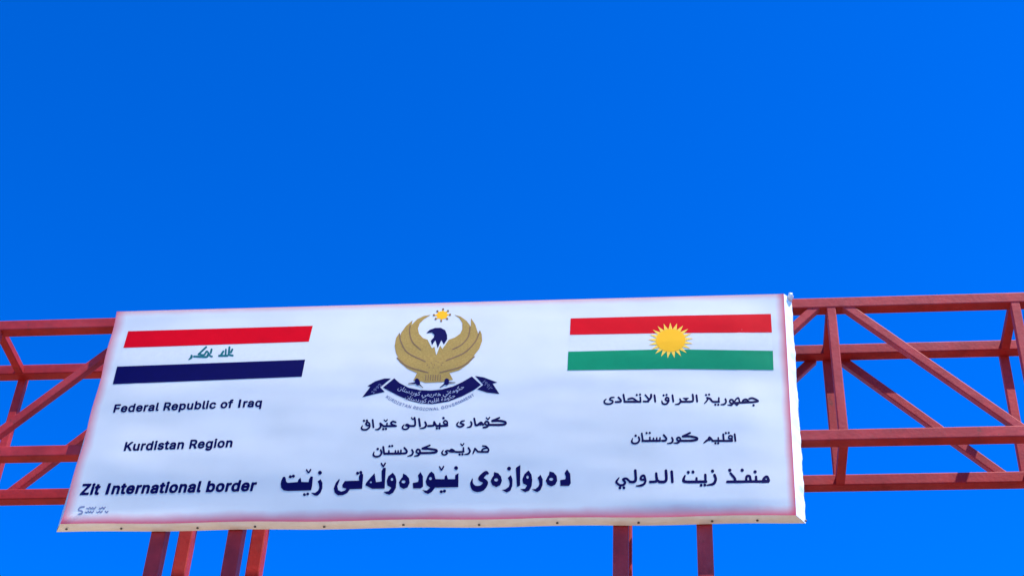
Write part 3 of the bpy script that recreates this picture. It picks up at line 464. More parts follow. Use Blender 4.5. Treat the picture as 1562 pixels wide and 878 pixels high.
  'arabic': [[346,11892,352,11894,356,11898,358,11903,359,11911,357,11917,354,11922,349,11925,344,11926,340,11924,335,11919,332,11913,332,11908,333,11902,336,11896,340,11893],[314,11893,318,11894,323,11898,326,11904,327,11910,326,11915,323,11921,320,11924,313,11926,307,11924,304,11921,301,11916,299,11908,300,11903,304,11897,309,11893],[-638,11916,-616,11921,-602,11930,-588,11947,-581,11964,-578,11978,-579,11995,-589,12026,-591,12030,-595,12034,-603,12034,-607,12030,-609,12026,-610,12017,-601,11990,-600,11980,-603,11971,-607,11963,-613,11955,-619,11950,-631,11945,-649,11942,-658,11944,-666,11950,-670,11957,-671,11964,-665,12005,-667,12009,-670,12011,-674,12010,-676,12007,-690,11975,-692,11965,-693,11953,-689,11942,-682,11929,-674,11922,-661,11916,-652,11915],[-222,11911,-206,11915,-197,11922,-187,11937,-181,11954,-179,11970,-182,11983,-192,12009,-199,12015,-206,12014,-210,12011,-212,12005,-212,11997,-203,11974,-202,11968,-204,11957,-210,11946,-215,11940,-220,11937,-259,11927,-263,11922,-263,11916,-258,11913],[-140,11911,-129,11914,-121,11919,-113,11926,-103,11937,-100,11939,-22,11936,17,11936,51,11939,79,11945,97,11951,107,11959,113,11970,114,11986,111,11995,104,12004,95,12011,84,12016,39,12029,-15,12037,21,12056,26,12061,28,12068,25,12076,20,12081,14,12081,-78,12032,-83,12027,-85,12021,-85,12013,-81,12006,-77,12002,-72,12001,-19,12002,17,11999,63,11988,76,11984,81,11981,60,11975,18,11970,-20,11970,-87,11972,-89,11973,-90,11985,-93,11994,-102,12010,-108,12016,-114,12019,-125,12019,-136,12014,-145,12007,-151,12000,-154,11990,-154,11977,-150,11965,-143,11953,-133,11944,-138,11940,-147,11936,-183,11933,-186,11932,-188,11928,-187,11922,-183,11919,-154,11912],[176,11909,203,11927,230,11948,239,11944,247,11944,255,11948,262,11955,264,11951,265,11942,267,11936,272,11931,276,11930,513,11924,520,11928,524,11937,523,11945,520,11953,524,11989,524,12002,521,12014,513,12023,499,12027,491,12027,482,12025,474,12020,466,12008,462,11990,463,11977,465,11969,471,11964,481,11960,499,11958,500,11957,499,11955,425,11957,424,11961,421,12041,419,12047,416,12050,408,12052,401,12048,398,12038,400,11961,398,11958,359,11959,358,11962,359,11991,356,11997,350,12000,344,11998,340,11992,338,11960,291,11960,287,11962,268,11993,260,12004,251,12011,241,12011,236,12008,230,12000,220,11975,194,11953,171,11921,169,11917,170,11912,173,11909],[-520,11947,-343,11946,-337,11947,-331,11954,-326,11949,-321,11946,-297,11945,-282,11946,-272,11951,-262,11961,-256,11975,-255,11989,-257,12000,-266,12018,-290,12054,-295,12057,-300,12058,-304,12056,-309,12052,-311,12046,-311,12040,-308,12032,-287,12001,-281,11991,-280,11986,-281,11982,-284,11978,-287,11977,-321,11976,-326,11974,-331,11969,-335,11975,-334,12008,-338,12015,-344,12017,-349,12015,-352,12010,-354,11982,-355,11979,-357,11978,-373,11979,-374,11982,-373,12007,-377,12013,-383,12015,-388,12013,-392,12008,-394,11981,-395,11979,-411,11979,-412,12004,-416,12010,-422,12013,-428,12010,-431,12005,-432,11980,-453,11979,-454,11982,-455,12018,-458,12024,-465,12027,-471,12024,-474,12017,-474,11983,-476,11979,-537,11980,-539,11982,-550,12077,-552,12083,-555,12086,-563,12087,-569,12083,-573,12074,-562,11979,-567,11968,-566,11958,-562,11952,-556,11948],[554,11925,560,11931,562,11938,557,12036,555,12042,553,12046,545,12049,537,12044,533,12035,539,11937,540,11931,544,11926,549,11924],[-119,11970,-123,11970,-126,11971,-132,11982,-132,11984,-129,11987,-119,11992,-115,11987,-112,11978,-112,11974],[503,11984,502,11983,483,11985,482,11988,485,11999,487,12002,492,12003,503,12001,505,11997],[-629,12025,-624,12029,-621,12034,-619,12040,-620,12048,-623,12055,-628,12059,-633,12061,-639,12061,-645,12056,-648,12051,-649,12045,-649,12037,-645,12030,-640,12026,-636,12024],[445,12038,450,12041,453,12046,455,12052,454,12060,452,12066,448,12070,443,12071,438,12071,433,12068,430,12064,428,12058,428,12051,430,12045,434,12040,439,12038],[-499,12062,-494,12065,-491,12070,-490,12076,-490,12083,-493,12089,-497,12093,-502,12095,-508,12094,-513,12091,-516,12086,-517,12080,-516,12072,-513,12067,-510,12063,-505,12061],[476,12040,481,12041,485,12045,489,12051,490,12057,489,12063,486,12069,482,12072,476,12074,471,12072,466,12068,463,12061,462,12056,463,12050,467,12044,471,12041],[-464,12063,-460,12065,-455,12069,-452,12075,-452,12082,-453,12088,-458,12094,-462,12097,-467,12097,-472,12095,-476,12091,-479,12085,-479,12079,-478,12073,-474,12067,-469,12064],[790,12438,796,12441,801,12446,803,12452,804,12459,802,12467,798,12472,793,12475,787,12476,782,12474,777,12468,774,12462,774,12454,776,12446,779,12442,784,12439],[519,12453,527,12455,534,12459,541,12466,550,12479,556,12482,564,12481,572,12468,579,12459,586,12454,591,12454,596,12455,602,12461,616,12481,619,12484,780,12489,789,12492,824,12496,837,12498,848,12502,857,12511,859,12521,857,12527,851,12537,829,12556,798,12574,786,12579,775,12580,759,12578,735,12568,731,12562,729,12556,730,12550,732,12544,737,12541,741,12540,769,12550,780,12549,792,12544,815,12530,820,12526,818,12525,770,12520,742,12520,726,12547,720,12555,711,12561,703,12564,695,12564,679,12559,665,12550,656,12537,650,12517,635,12516,633,12518,628,12557,625,12571,619,12582,608,12586,600,12583,593,12579,580,12567,569,12551,560,12532,553,12549,548,12556,540,12560,528,12563,518,12563,512,12560,504,12553,500,12545,496,12533,495,12523,496,12513,503,12497,519,12481,518,12479,512,12478,480,12479,477,12476,476,12470,480,12465,508,12455],[369,12461,374,12464,378,12469,380,12475,380,12481,379,12487,375,12492,370,12495,364,12495,359,12493,355,12488,353,12482,353,12474,355,12468,358,12464,363,12461],[333,12462,338,12464,341,12468,344,12474,345,12482,343,12488,339,12494,334,12496,329,12496,324,12494,320,12489,317,12483,317,12477,319,12471,322,12466,327,12463],[436,12467,448,12474,458,12483,468,12498,473,12516,473,12534,466,12564,463,12570,457,12574,449,12572,446,12568,444,12562,444,12554,451,12524,450,12517,444,12507,437,12498,430,12493,395,12485,392,12483,391,12479,392,12473,395,12470,425,12466],[-270,12489,-262,12491,-254,12494,-240,12508,-225,12531,-219,12551,-218,12567,-223,12579,-220,12589,-221,12597,-225,12602,-238,12612,-249,12619,-258,12618,-266,12612,-276,12598,-281,12583,-281,12571,-275,12558,-263,12546,-250,12538,-253,12532,-262,12522,-268,12518,-274,12517,-284,12519,-295,12524,-299,12527,-301,12531,-308,12557,-310,12561,-313,12563,-316,12563,-319,12560,-321,12556,-320,12524,-318,12514,-314,12506,-306,12498,-297,12493,-281,12489],[-116,12486,-108,12489,-97,12497,-79,12519,26,12516,53,12520,61,12522,68,12527,75,12539,79,12567,79,12584,74,12639,71,12647,66,12652,60,12653,53,12649,49,12641,49,12635,54,12571,52,12555,50,12551,24,12548,-16,12549,-14,12553,17,12590,17,12592,15,12593,-64,12594,-62,12590,-26,12552,-26,12550,-29,12549,-73,12551,-85,12584,-91,12589,-99,12587,-104,12582,-105,12576,-98,12544,-101,12532,-109,12522,-120,12513,-130,12509,-155,12503,-159,12498,-159,12492,-154,12488,-127,12485],[-965,12510,-942,12513,-925,12519,-915,12525,-906,12536,-902,12546,-900,12556,-900,12564,-903,12574,-911,12584,-933,12595,-936,12597,-935,12599,-930,12605,-925,12609,-893,12616,-890,12619,-889,12624,-892,12631,-897,12633,-922,12634,-932,12633,-945,12626,-955,12613,-958,12605,-960,12598,-957,12583,-949,12575,-922,12560,-923,12555,-927,12549,-939,12541,-957,12537,-975,12537,-992,12542,-1002,12549,-1004,12557,-1004,12569,-1001,12577,-987,12596,-987,12602,-990,12607,-993,12608,-996,12607,-1015,12592,-1021,12585,-1026,12575,-1027,12559,-1024,12543,-1016,12529,-1008,12522,-994,12514,-978,12510],[591,12479,588,12481,591,12483,592,12481],[200,12492,204,12494,234,12526,243,12540,252,12563,260,12560,266,12555,280,12527,287,12519,297,12512,309,12508,322,12507,377,12506,382,12507,387,12512,389,12520,388,12526,385,12534,387,12578,386,12584,383,12589,378,12592,372,12591,368,12586,366,12580,364,12541,362,12537,323,12537,307,12540,301,12544,288,12571,281,12579,274,12586,264,12591,238,12600,230,12600,225,12594,222,12584,224,12577,231,12570,231,12568,220,12543,194,12502,195,12495],[-840,12538,-821,12540,-810,12545,-805,12550,-801,12557,-799,12569,-802,12585,-809,12599,-835,12632,-839,12635,-844,12636,-849,12634,-853,12629,-855,12623,-855,12617,-852,12611,-828,12580,-824,12572,-827,12570,-837,12569,-880,12568,-887,12564,-890,12554,-887,12544,-880,12539],[-572,12533,-564,12537,-561,12543,-560,12548,-562,12558,-565,12616,-567,12623,-571,12628,-576,12629,-581,12628,-585,12625,-587,12619,-585,12569,-587,12565,-605,12566,-643,12602,-655,12610,-667,12617,-679,12619,-696,12616,-728,12605,-731,12603,-734,12597,-734,12591,-733,12585,-728,12580,-722,12578,-687,12589,-674,12589,-666,12586,-657,12579,-646,12569,-647,12567,-754,12570,-755,12570,-757,12574,-771,12668,-776,12674,-783,12676,-789,12673,-793,12667,-794,12659,-781,12567,-782,12553,-780,12545,-775,12540,-768,12538],[535,12504,533,12503,527,12507,517,12519,516,12523,517,12527,520,12535,528,12536,536,12532,538,12520],[118,12519,124,12526,126,12533,119,12629,118,12635,115,12639,110,12642,105,12642,99,12638,95,12628,102,12532,103,12526,107,12521,112,12518],[-171,12527,-165,12534,-163,12541,-172,12637,-174,12643,-177,12648,-181,12650,-186,12651,-193,12646,-196,12636,-187,12540,-186,12534,-182,12528,-177,12526],[-388,12533,-383,12540,-382,12548,-391,12644,-393,12650,-396,12654,-400,12656,-405,12657,-412,12652,-415,12642,-406,12546,-404,12540,-400,12534,-395,12532],[-474,12535,-469,12540,-465,12554,-441,12587,-432,12607,-430,12621,-430,12653,-432,12661,-438,12667,-443,12668,-448,12667,-453,12663,-455,12659,-457,12651,-458,12619,-461,12610,-468,12600,-509,12659,-513,12662,-518,12661,-523,12657,-525,12653,-526,12647,-524,12641,-485,12582,-484,12578,-495,12564,-536,12565,-541,12564,-544,12562,-548,12556,-548,12550,-547,12544,-543,12539,-538,12537],[597,12515,578,12514,576,12515,576,12519,581,12533,588,12544,598,12556,607,12561,610,12552,614,12518,613,12515],[684,12518,677,12518,679,12524,688,12530,697,12532,703,12530,710,12519,706,12518,700,12526,695,12528,689,12525],[-246,12570,-248,12569,-251,12570,-258,12578,-256,12584,-252,12589,-239,12579],[-287,12621,-282,12624,-279,12628,-278,12634,-278,12642,-281,12649,-285,12653,-290,12655,-296,12654,-301,12651,-304,12645,-306,12639,-305,12631,-302,12625,-298,12622,-293,12620],[225,12610,230,12612,235,12618,237,12624,238,12630,236,12636,233,12641,228,12644,222,12645,217,12643,213,12639,210,12633,210,12625,212,12619,216,12613,221,12610],[-618,12634,-613,12635,-608,12640,-606,12646,-605,12654,-607,12660,-611,12666,-616,12669,-621,12669,-626,12667,-630,12662,-632,12656,-633,12650,-632,12644,-628,12638,-622,12634],[-252,12628,-247,12631,-244,12635,-242,12641,-242,12649,-245,12656,-249,12660,-254,12662,-259,12662,-264,12659,-267,12654,-269,12648,-269,12640,-267,12634,-263,12629,-258,12627],[265,12617,270,12620,273,12625,275,12631,274,12639,271,12645,268,12649,263,12651,257,12650,252,12646,249,12642,247,12636,247,12628,250,12622,254,12618,259,12616],[-574,12640,-570,12644,-566,12649,-565,12655,-566,12663,-569,12669,-573,12673,-577,12674,-584,12674,-589,12670,-591,12665,-593,12659,-592,12651,-589,12645,-586,12642,-581,12640]],
  'crossing': [[-771,11277,-765,11280,-760,11286,-758,11293,-758,11301,-760,11308,-765,11314,-771,11318,-779,11318,-785,11315,-789,11310,-792,11301,-792,11294,-790,11287,-785,11280,-779,11277],[-817,11278,-808,11283,-805,11289,-804,11294,-805,11305,-811,11317,-791,11318,-783,11320,-776,11324,-760,11338,-754,11347,-749,11356,-746,11371,-748,11382,-755,11395,-765,11408,-765,11410,-756,11411,-746,11407,-721,11379,-718,11370,-714,11365,-706,11360,-672,11357,-660,11358,-643,11366,-630,11378,-625,11387,-621,11400,-619,11414,-618,11431,-625,11541,-627,11549,-631,11554,-639,11558,-647,11557,-653,11552,-657,11544,-657,11536,-651,11432,-653,11409,-655,11403,-660,11400,-671,11396,-697,11398,-724,11428,-732,11436,-740,11441,-754,11445,-765,11444,-774,11442,-783,11438,-792,11431,-798,11422,-799,11414,-796,11401,-777,11375,-775,11369,-779,11362,-788,11354,-796,11351,-805,11350,-817,11352,-828,11358,-842,11370,-849,11382,-849,11388,-846,11397,-826,11439,-826,11445,-828,11448,-833,11449,-836,11447,-867,11411,-874,11399,-877,11388,-877,11381,-875,11368,-869,11357,-855,11340,-839,11327,-826,11321,-834,11313,-837,11308,-838,11301,-838,11293,-835,11286,-829,11280,-823,11278],[130,11294,136,11297,142,11302,144,11310,144,11319,142,11326,137,11332,130,11335,124,11335,118,11331,113,11326,110,11318,110,11310,112,11303,117,11297,123,11294],[-583,11308,-573,11310,-557,11315,-537,11327,-531,11333,-523,11343,-515,11358,-511,11371,-508,11384,-508,11395,-518,11451,-522,11464,-527,11474,-530,11477,-538,11482,-549,11483,-558,11480,-567,11475,-575,11468,-581,11461,-587,11448,-591,11436,-592,11425,-590,11410,-586,11402,-581,11397,-571,11392,-540,11390,-536,11388,-539,11376,-545,11363,-554,11354,-573,11345,-593,11337,-633,11329,-636,11327,-637,11323,-637,11317,-633,11312,-603,11309],[175,11298,181,11302,185,11309,187,11316,186,11325,182,11333,177,11337,170,11339,164,11337,158,11333,154,11328,152,11321,153,11311,156,11304,161,11299,167,11297],[207,11305,249,11306,265,11310,277,11315,287,11323,299,11340,304,11351,309,11365,314,11387,315,11402,313,11419,302,11459,300,11465,296,11470,288,11473,281,11472,274,11466,271,11458,271,11449,281,11410,283,11399,282,11392,279,11379,272,11362,262,11350,254,11344,243,11339,192,11322,188,11316,189,11311,191,11307,196,11304],[-318,11349,-307,11350,-296,11353,-280,11363,-270,11375,-266,11383,-262,11396,-260,11410,-259,11442,-263,11529,-264,11535,-267,11541,-272,11546,-276,11548,-283,11548,-289,11545,-294,11539,-297,11532,-293,11428,-295,11406,-298,11398,-302,11395,-308,11391,-317,11390,-351,11392,-369,11406,-373,11413,-372,11433,-377,11444,-380,11497,-382,11502,-386,11507,-396,11510,-402,11508,-406,11505,-409,11499,-410,11493,-408,11430,-404,11406,-406,11397,-418,11394,-471,11392,-478,11388,-483,11378,-483,11371,-480,11363,-476,11358,-470,11355,-427,11356,-405,11358,-391,11363,-382,11370,-376,11366,-370,11356,-364,11352],[43,11343,184,11343,190,11344,194,11347,200,11355,201,11364,200,11372,194,11382,195,11462,192,11471,186,11477,178,11478,171,11474,166,11466,165,11459,165,11387,164,11385,162,11384,90,11384,89,11386,89,11416,88,11421,84,11428,76,11431,68,11429,65,11426,63,11420,62,11387,61,11384,60,11384,-18,11385,-44,11387,-57,11389,-58,11391,-59,11408,-48,11454,-49,11460,-53,11464,-58,11465,-63,11463,-81,11433,-91,11411,-94,11387,-94,11375,-91,11368,-85,11359,-80,11356,-68,11350,-48,11347,-19,11344],[590,11335,832,11333,841,11330,850,11332,906,11332,912,11334,917,11339,921,11346,927,11354,929,11365,921,11402,914,11422,904,11435,892,11438,881,11436,874,11432,857,11418,845,11402,833,11373,829,11372,784,11372,783,11375,783,11420,782,11427,780,11433,775,11436,771,11438,764,11437,758,11432,754,11424,753,11376,752,11373,719,11373,717,11376,714,11417,711,11429,708,11437,705,11442,698,11449,685,11453,677,11453,666,11451,658,11446,649,11437,645,11428,642,11417,637,11377,635,11374,542,11375,540,11377,539,11390,537,11401,527,11425,487,11485,482,11490,474,11491,468,11489,462,11482,460,11475,461,11465,501,11403,507,11389,508,11379,503,11377,492,11376,442,11376,428,11374,422,11370,418,11361,418,11352,421,11344,429,11339,441,11337],[-203,11351,-198,11354,-194,11359,-191,11370,-196,11515,-198,11522,-201,11528,-207,11532,-213,11533,-218,11532,-223,11529,-227,11523,-229,11516,-223,11369,-221,11360,-217,11354,-210,11351],[687,11374,667,11374,668,11387,666,11393,666,11396,670,11404,672,11414,675,11417,681,11417,683,11414,686,11396,688,11376],[888,11377,881,11376,876,11381,876,11388,879,11393,887,11395,892,11390,893,11382],[-542,11424,-561,11424,-564,11426,-564,11428,-561,11436,-558,11442,-552,11447,-547,11449,-546,11448,-544,11441,-541,11426],[-13,11477,-7,11481,-2,11488,0,11496,0,11505,-3,11513,-9,11519,-15,11521,-23,11521,-29,11517,-35,11510,-37,11502,-36,11493,-33,11484,-27,11478,-21,11476],[764,11466,771,11470,777,11477,780,11486,780,11495,777,11504,771,11510,764,11513,756,11513,750,11509,744,11502,741,11493,741,11483,744,11476,749,11469,757,11466],[41,11481,48,11485,53,11493,55,11500,55,11509,52,11517,46,11524,40,11526,32,11526,26,11522,21,11516,19,11508,18,11499,21,11491,27,11484,33,11481],[271,11488,277,11492,283,11499,285,11508,285,11517,281,11527,275,11533,268,11535,260,11534,253,11529,248,11522,246,11513,246,11503,250,11496,255,11490,263,11487],[612,11492,619,11494,626,11499,630,11506,632,11515,631,11525,627,11532,620,11538,612,11540,604,11538,598,11533,594,11526,592,11516,593,11507,597,11499,604,11493],[468,11495,476,11498,482,11504,486,11511,487,11520,485,11530,481,11537,473,11542,465,11543,458,11540,452,11534,448,11527,447,11518,449,11508,454,11501,461,11496]],
  'script': [[-6361,13372,-6340,13385,-6329,13394,-6323,13401,-6320,13409,-6319,13413,-6319,13422,-6323,13443,-6324,13447,-6326,13451,-6329,13455,-6332,13458,-6338,13461,-6344,13461,-6349,13458,-6352,13453,-6353,13446,-6351,13428,-6352,13423,-6356,13411,-6366,13394,-6370,13387,-6370,13384,-6370,13380,-6368,13376,-6364,13373],[-6148,13400,-6136,13401,-6123,13404,-6121,13405,-6114,13411,-6111,13416,-6110,13424,-6110,13429,-6112,13439,-6112,13441,-6101,13428,-6093,13420,-6086,13415,-6079,13412,-6066,13408,-6060,13408,-6057,13410,-6055,13413,-6054,13416,-6053,13421,-6054,13425,-6056,13429,-6058,13432,-6061,13434,-6069,13439,-6080,13442,-6083,13444,-6087,13448,-6093,13456,-6111,13484,-6122,13501,-6133,13514,-6142,13520,-6146,13522,-6149,13523,-6152,13522,-6159,13519,-6162,13516,-6168,13505,-6175,13479,-6179,13471,-6183,13467,-6189,13466,-6198,13467,-6211,13469,-6222,13472,-6222,13473,-6222,13475,-6155,13571,-6154,13575,-6154,13579,-6155,13583,-6156,13587,-6159,13590,-6161,13593,-6165,13595,-6168,13597,-6173,13596,-6178,13593,-6256,13480,-6260,13475,-6262,13471,-6263,13466,-6261,13460,-6258,13454,-6253,13451,-6247,13449,-6237,13447,-6208,13439,-6205,13438,-6205,13438,-6214,13438,-6305,13447,-6310,13446,-6313,13443,-6315,13438,-6316,13432,-6314,13426,-6311,13420,-6306,13415,-6301,13413,-6182,13402,-6156,13400],[-5858,13410,-5855,13412,-5852,13415,-5850,13418,-5849,13425,-5842,13425,-5838,13423,-5792,13411,-5788,13412,-5784,13415,-5782,13419,-5781,13425,-5782,13430,-5784,13435,-5787,13440,-5791,13443,-5795,13445,-5834,13455,-5836,13456,-5837,13473,-5837,13476,-5831,13469,-5828,13467,-5825,13466,-5821,13465,-5818,13466,-5815,13468,-5813,13471,-5801,13522,-5801,13526,-5801,13530,-5802,13534,-5805,13538,-5807,13542,-5811,13544,-5814,13546,-5818,13546,-5821,13545,-5824,13543,-5827,13537,-5837,13495,-5838,13492,-5839,13497,-5844,13567,-5846,13573,-5849,13578,-5854,13582,-5858,13584,-5863,13584,-5868,13582,-5871,13577,-5872,13571,-5863,13445,-5876,13445,-5877,13445,-5878,13446,-5888,13532,-5890,13537,-5893,13541,-5898,13544,-5902,13545,-5906,13544,-5908,13541,-5910,13538,-5911,13533,-5901,13446,-5928,13447,-5930,13447,-5930,13448,-5915,13489,-5914,13496,-5914,13500,-5916,13504,-5918,13508,-5920,13511,-5923,13514,-5927,13516,-5930,13517,-5934,13517,-5938,13515,-5942,13510,-5965,13448,-5977,13448,-5981,13447,-5983,13445,-5985,13442,-5987,13438,-5987,13434,-5986,13427,-5982,13420,-5977,13416,-5972,13413,-5862,13410],[-6154,13434,-6170,13434,-6177,13435,-6179,13436,-6169,13439,-6159,13448,-6152,13462,-6145,13487,-6143,13489,-6143,13489,-6137,13482,-6127,13466,-6134,13463,-6136,13461,-6138,13458,-6139,13455,-6140,13447,-6139,13436,-6145,13434],[-6085,13467,-6082,13468,-6079,13471,-6078,13474,-6077,13478,-6076,13536,-6077,13542,-6080,13549,-6085,13553,-6091,13555,-6095,13555,-6099,13553,-6101,13550,-6103,13546,-6104,13486,-6104,13482,-6102,13479,-6100,13475,-6098,13472,-6095,13469,-6091,13468,-6088,13467]],
  'printer_mark': [[-7324,11046,-7294,11053,-7286,11056,-7281,11060,-7278,11065,-7277,11075,-7277,11082,-7280,11090,-7284,11097,-7289,11103,-7300,11109,-7332,11119,-7333,11119,-7332,11122,-7331,11128,-7328,11134,-7324,11140,-7320,11143,-7316,11145,-7303,11147,-7277,11148,-7274,11149,-7271,11152,-7271,11157,-7273,11161,-7276,11165,-7279,11167,-7282,11167,-7315,11166,-7325,11164,-7332,11161,-7338,11155,-7343,11148,-7347,11140,-7350,11131,-7350,11122,-7348,11113,-7345,11108,-7339,11103,-7336,11101,-7328,11098,-7301,11091,-7297,11088,-7294,11082,-7294,11076,-7298,11073,-7308,11070,-7331,11065,-7335,11063,-7336,11060,-7336,11057,-7334,11051,-7332,11049,-7329,11047],[-7161,11066,-7158,11067,-7154,11071,-7150,11078,-7143,11093,-7143,11096,-7145,11100,-7147,11103,-7150,11104,-7153,11104,-7156,11102,-7163,11085,-7166,11082,-7177,11089,-7178,11093,-7180,11096,-7183,11098,-7186,11099,-7188,11099,-7190,11097,-7199,11083,-7213,11101,-7215,11102,-7218,11103,-7221,11102,-7222,11100,-7223,11098,-7223,11093,-7234,11084,-7237,11084,-7248,11090,-7251,11091,-7253,11090,-7255,11089,-7256,11087,-7256,11084,-7255,11081,-7252,11078,-7240,11070,-7235,11068,-7231,11068,-7226,11069,-7213,11081,-7207,11074,-7203,11071,-7197,11068,-7195,11067,-7190,11069,-7187,11072,-7183,11078,-7168,11068,-7164,11066],[-6981,11063,-6977,11065,-6973,11068,-6964,11082,-6964,11087,-6965,11091,-6968,11094,-6970,11095,-6973,11095,-6975,11094,-6984,11079,-6986,11081,-6999,11097,-7003,11099,-7007,11098,-7009,11096,-7009,11093,-7008,11090,-7007,11087,-6994,11071,-6990,11067,-6984,11064],[-7052,11065,-7047,11067,-7044,11071,-7036,11091,-7036,11094,-7037,11097,-7040,11100,-7043,11102,-7046,11102,-7049,11100,-7055,11085,-7057,11081,-7069,11097,-7072,11100,-7075,11100,-7078,11099,-7083,11095,-7091,11083,-7093,11081,-7095,11081,-7105,11087,-7108,11088,-7112,11087,-7113,11083,-7112,11079,-7110,11075,-7099,11068,-7093,11066,-7088,11065,-7083,11068,-7080,11071,-7073,11081,-7064,11071,-7060,11067,-7055,11065],[-7028,11119,-7023,11121,-7019,11125,-7008,11144,-7008,11148,-7009,11151,-7011,11154,-7014,11156,-7017,11156,-7020,11154,-7028,11139,-7032,11135,-7045,11152,-7048,11154,-7050,11154,-7053,11153,-7058,11150,-7068,11137,-7072,11135,-7074,11135,-7083,11141,-7087,11142,-7091,11141,-7092,11137,-7091,11133,-7089,11129,-7077,11121,-7072,11120,-7067,11119,-7062,11122,-7058,11125,-7049,11136,-7048,11135,-7040,11125,-7036,11122,-7033,11120],[-7145,11121,-7140,11124,-7137,11128,-7126,11147,-7126,11150,-7127,11154,-7129,11157,-7133,11158,-7135,11158,-7138,11157,-7148,11139,-7152,11136,-7163,11143,-7164,11148,-7166,11150,-7169,11152,-7172,11153,-7175,11152,-7185,11140,-7188,11137,-7191,11141,-7202,11155,-7205,11157,-7207,11157,-7210,11157,-7212,11155,-7213,11152,-7213,11148,-7227,11138,-7230,11138,-7241,11144,-7244,11145,-7247,11145,-7248,11143,-7249,11139,-7248,11135,-7245,11132,-7234,11125,-7229,11123,-7224,11122,-7220,11123,-7213,11127,-7203,11135,-7193,11125,-7187,11122,-7184,11122,-7179,11123,-7176,11126,-7170,11133,-7167,11130,-7155,11122,-7149,11120]],
  'eagle': [[-3233,12917,-3036,12921,-2910,12953,-2910,12956,-2959,13057,-2959,13061,-2840,13101,-2731,13199,-2650,13320,-2651,13321,-2654,13320,-2674,13311,-2675,13312,-2675,13313,-2605,13437,-2576,13565,-2576,13570,-2588,13676,-2610,13733,-2612,13737,-2613,13737,-2630,13685,-2631,13682,-2633,13682,-2679,13835,-2739,13941,-2741,13940,-2741,13937,-2736,13814,-2737,13807,-2790,13895,-2877,13975,-2955,14007,-2960,14007,-2893,13950,-2848,13865,-2843,13763,-2864,13695,-2866,13691,-2930,13631,-3027,13588,-3257,13596,-3342,13636,-3398,13710,-3419,13794,-3403,13878,-3353,13948,-3272,14013,-3271,14014,-3273,14016,-3357,14002,-3439,13952,-3504,13863,-3506,13863,-3506,13866,-3498,13931,-3499,13935,-3500,13934,-3577,13846,-3629,13740,-3644,13668,-3653,13729,-3654,13732,-3656,13729,-3691,13648,-3697,13518,-3669,13401,-3633,13324,-3635,13323,-3657,13330,-3658,13329,-3604,13248,-3496,13142,-3375,13073,-3375,13070,-3410,12957,-3410,12954,-3309,12940,-3256,12917]],
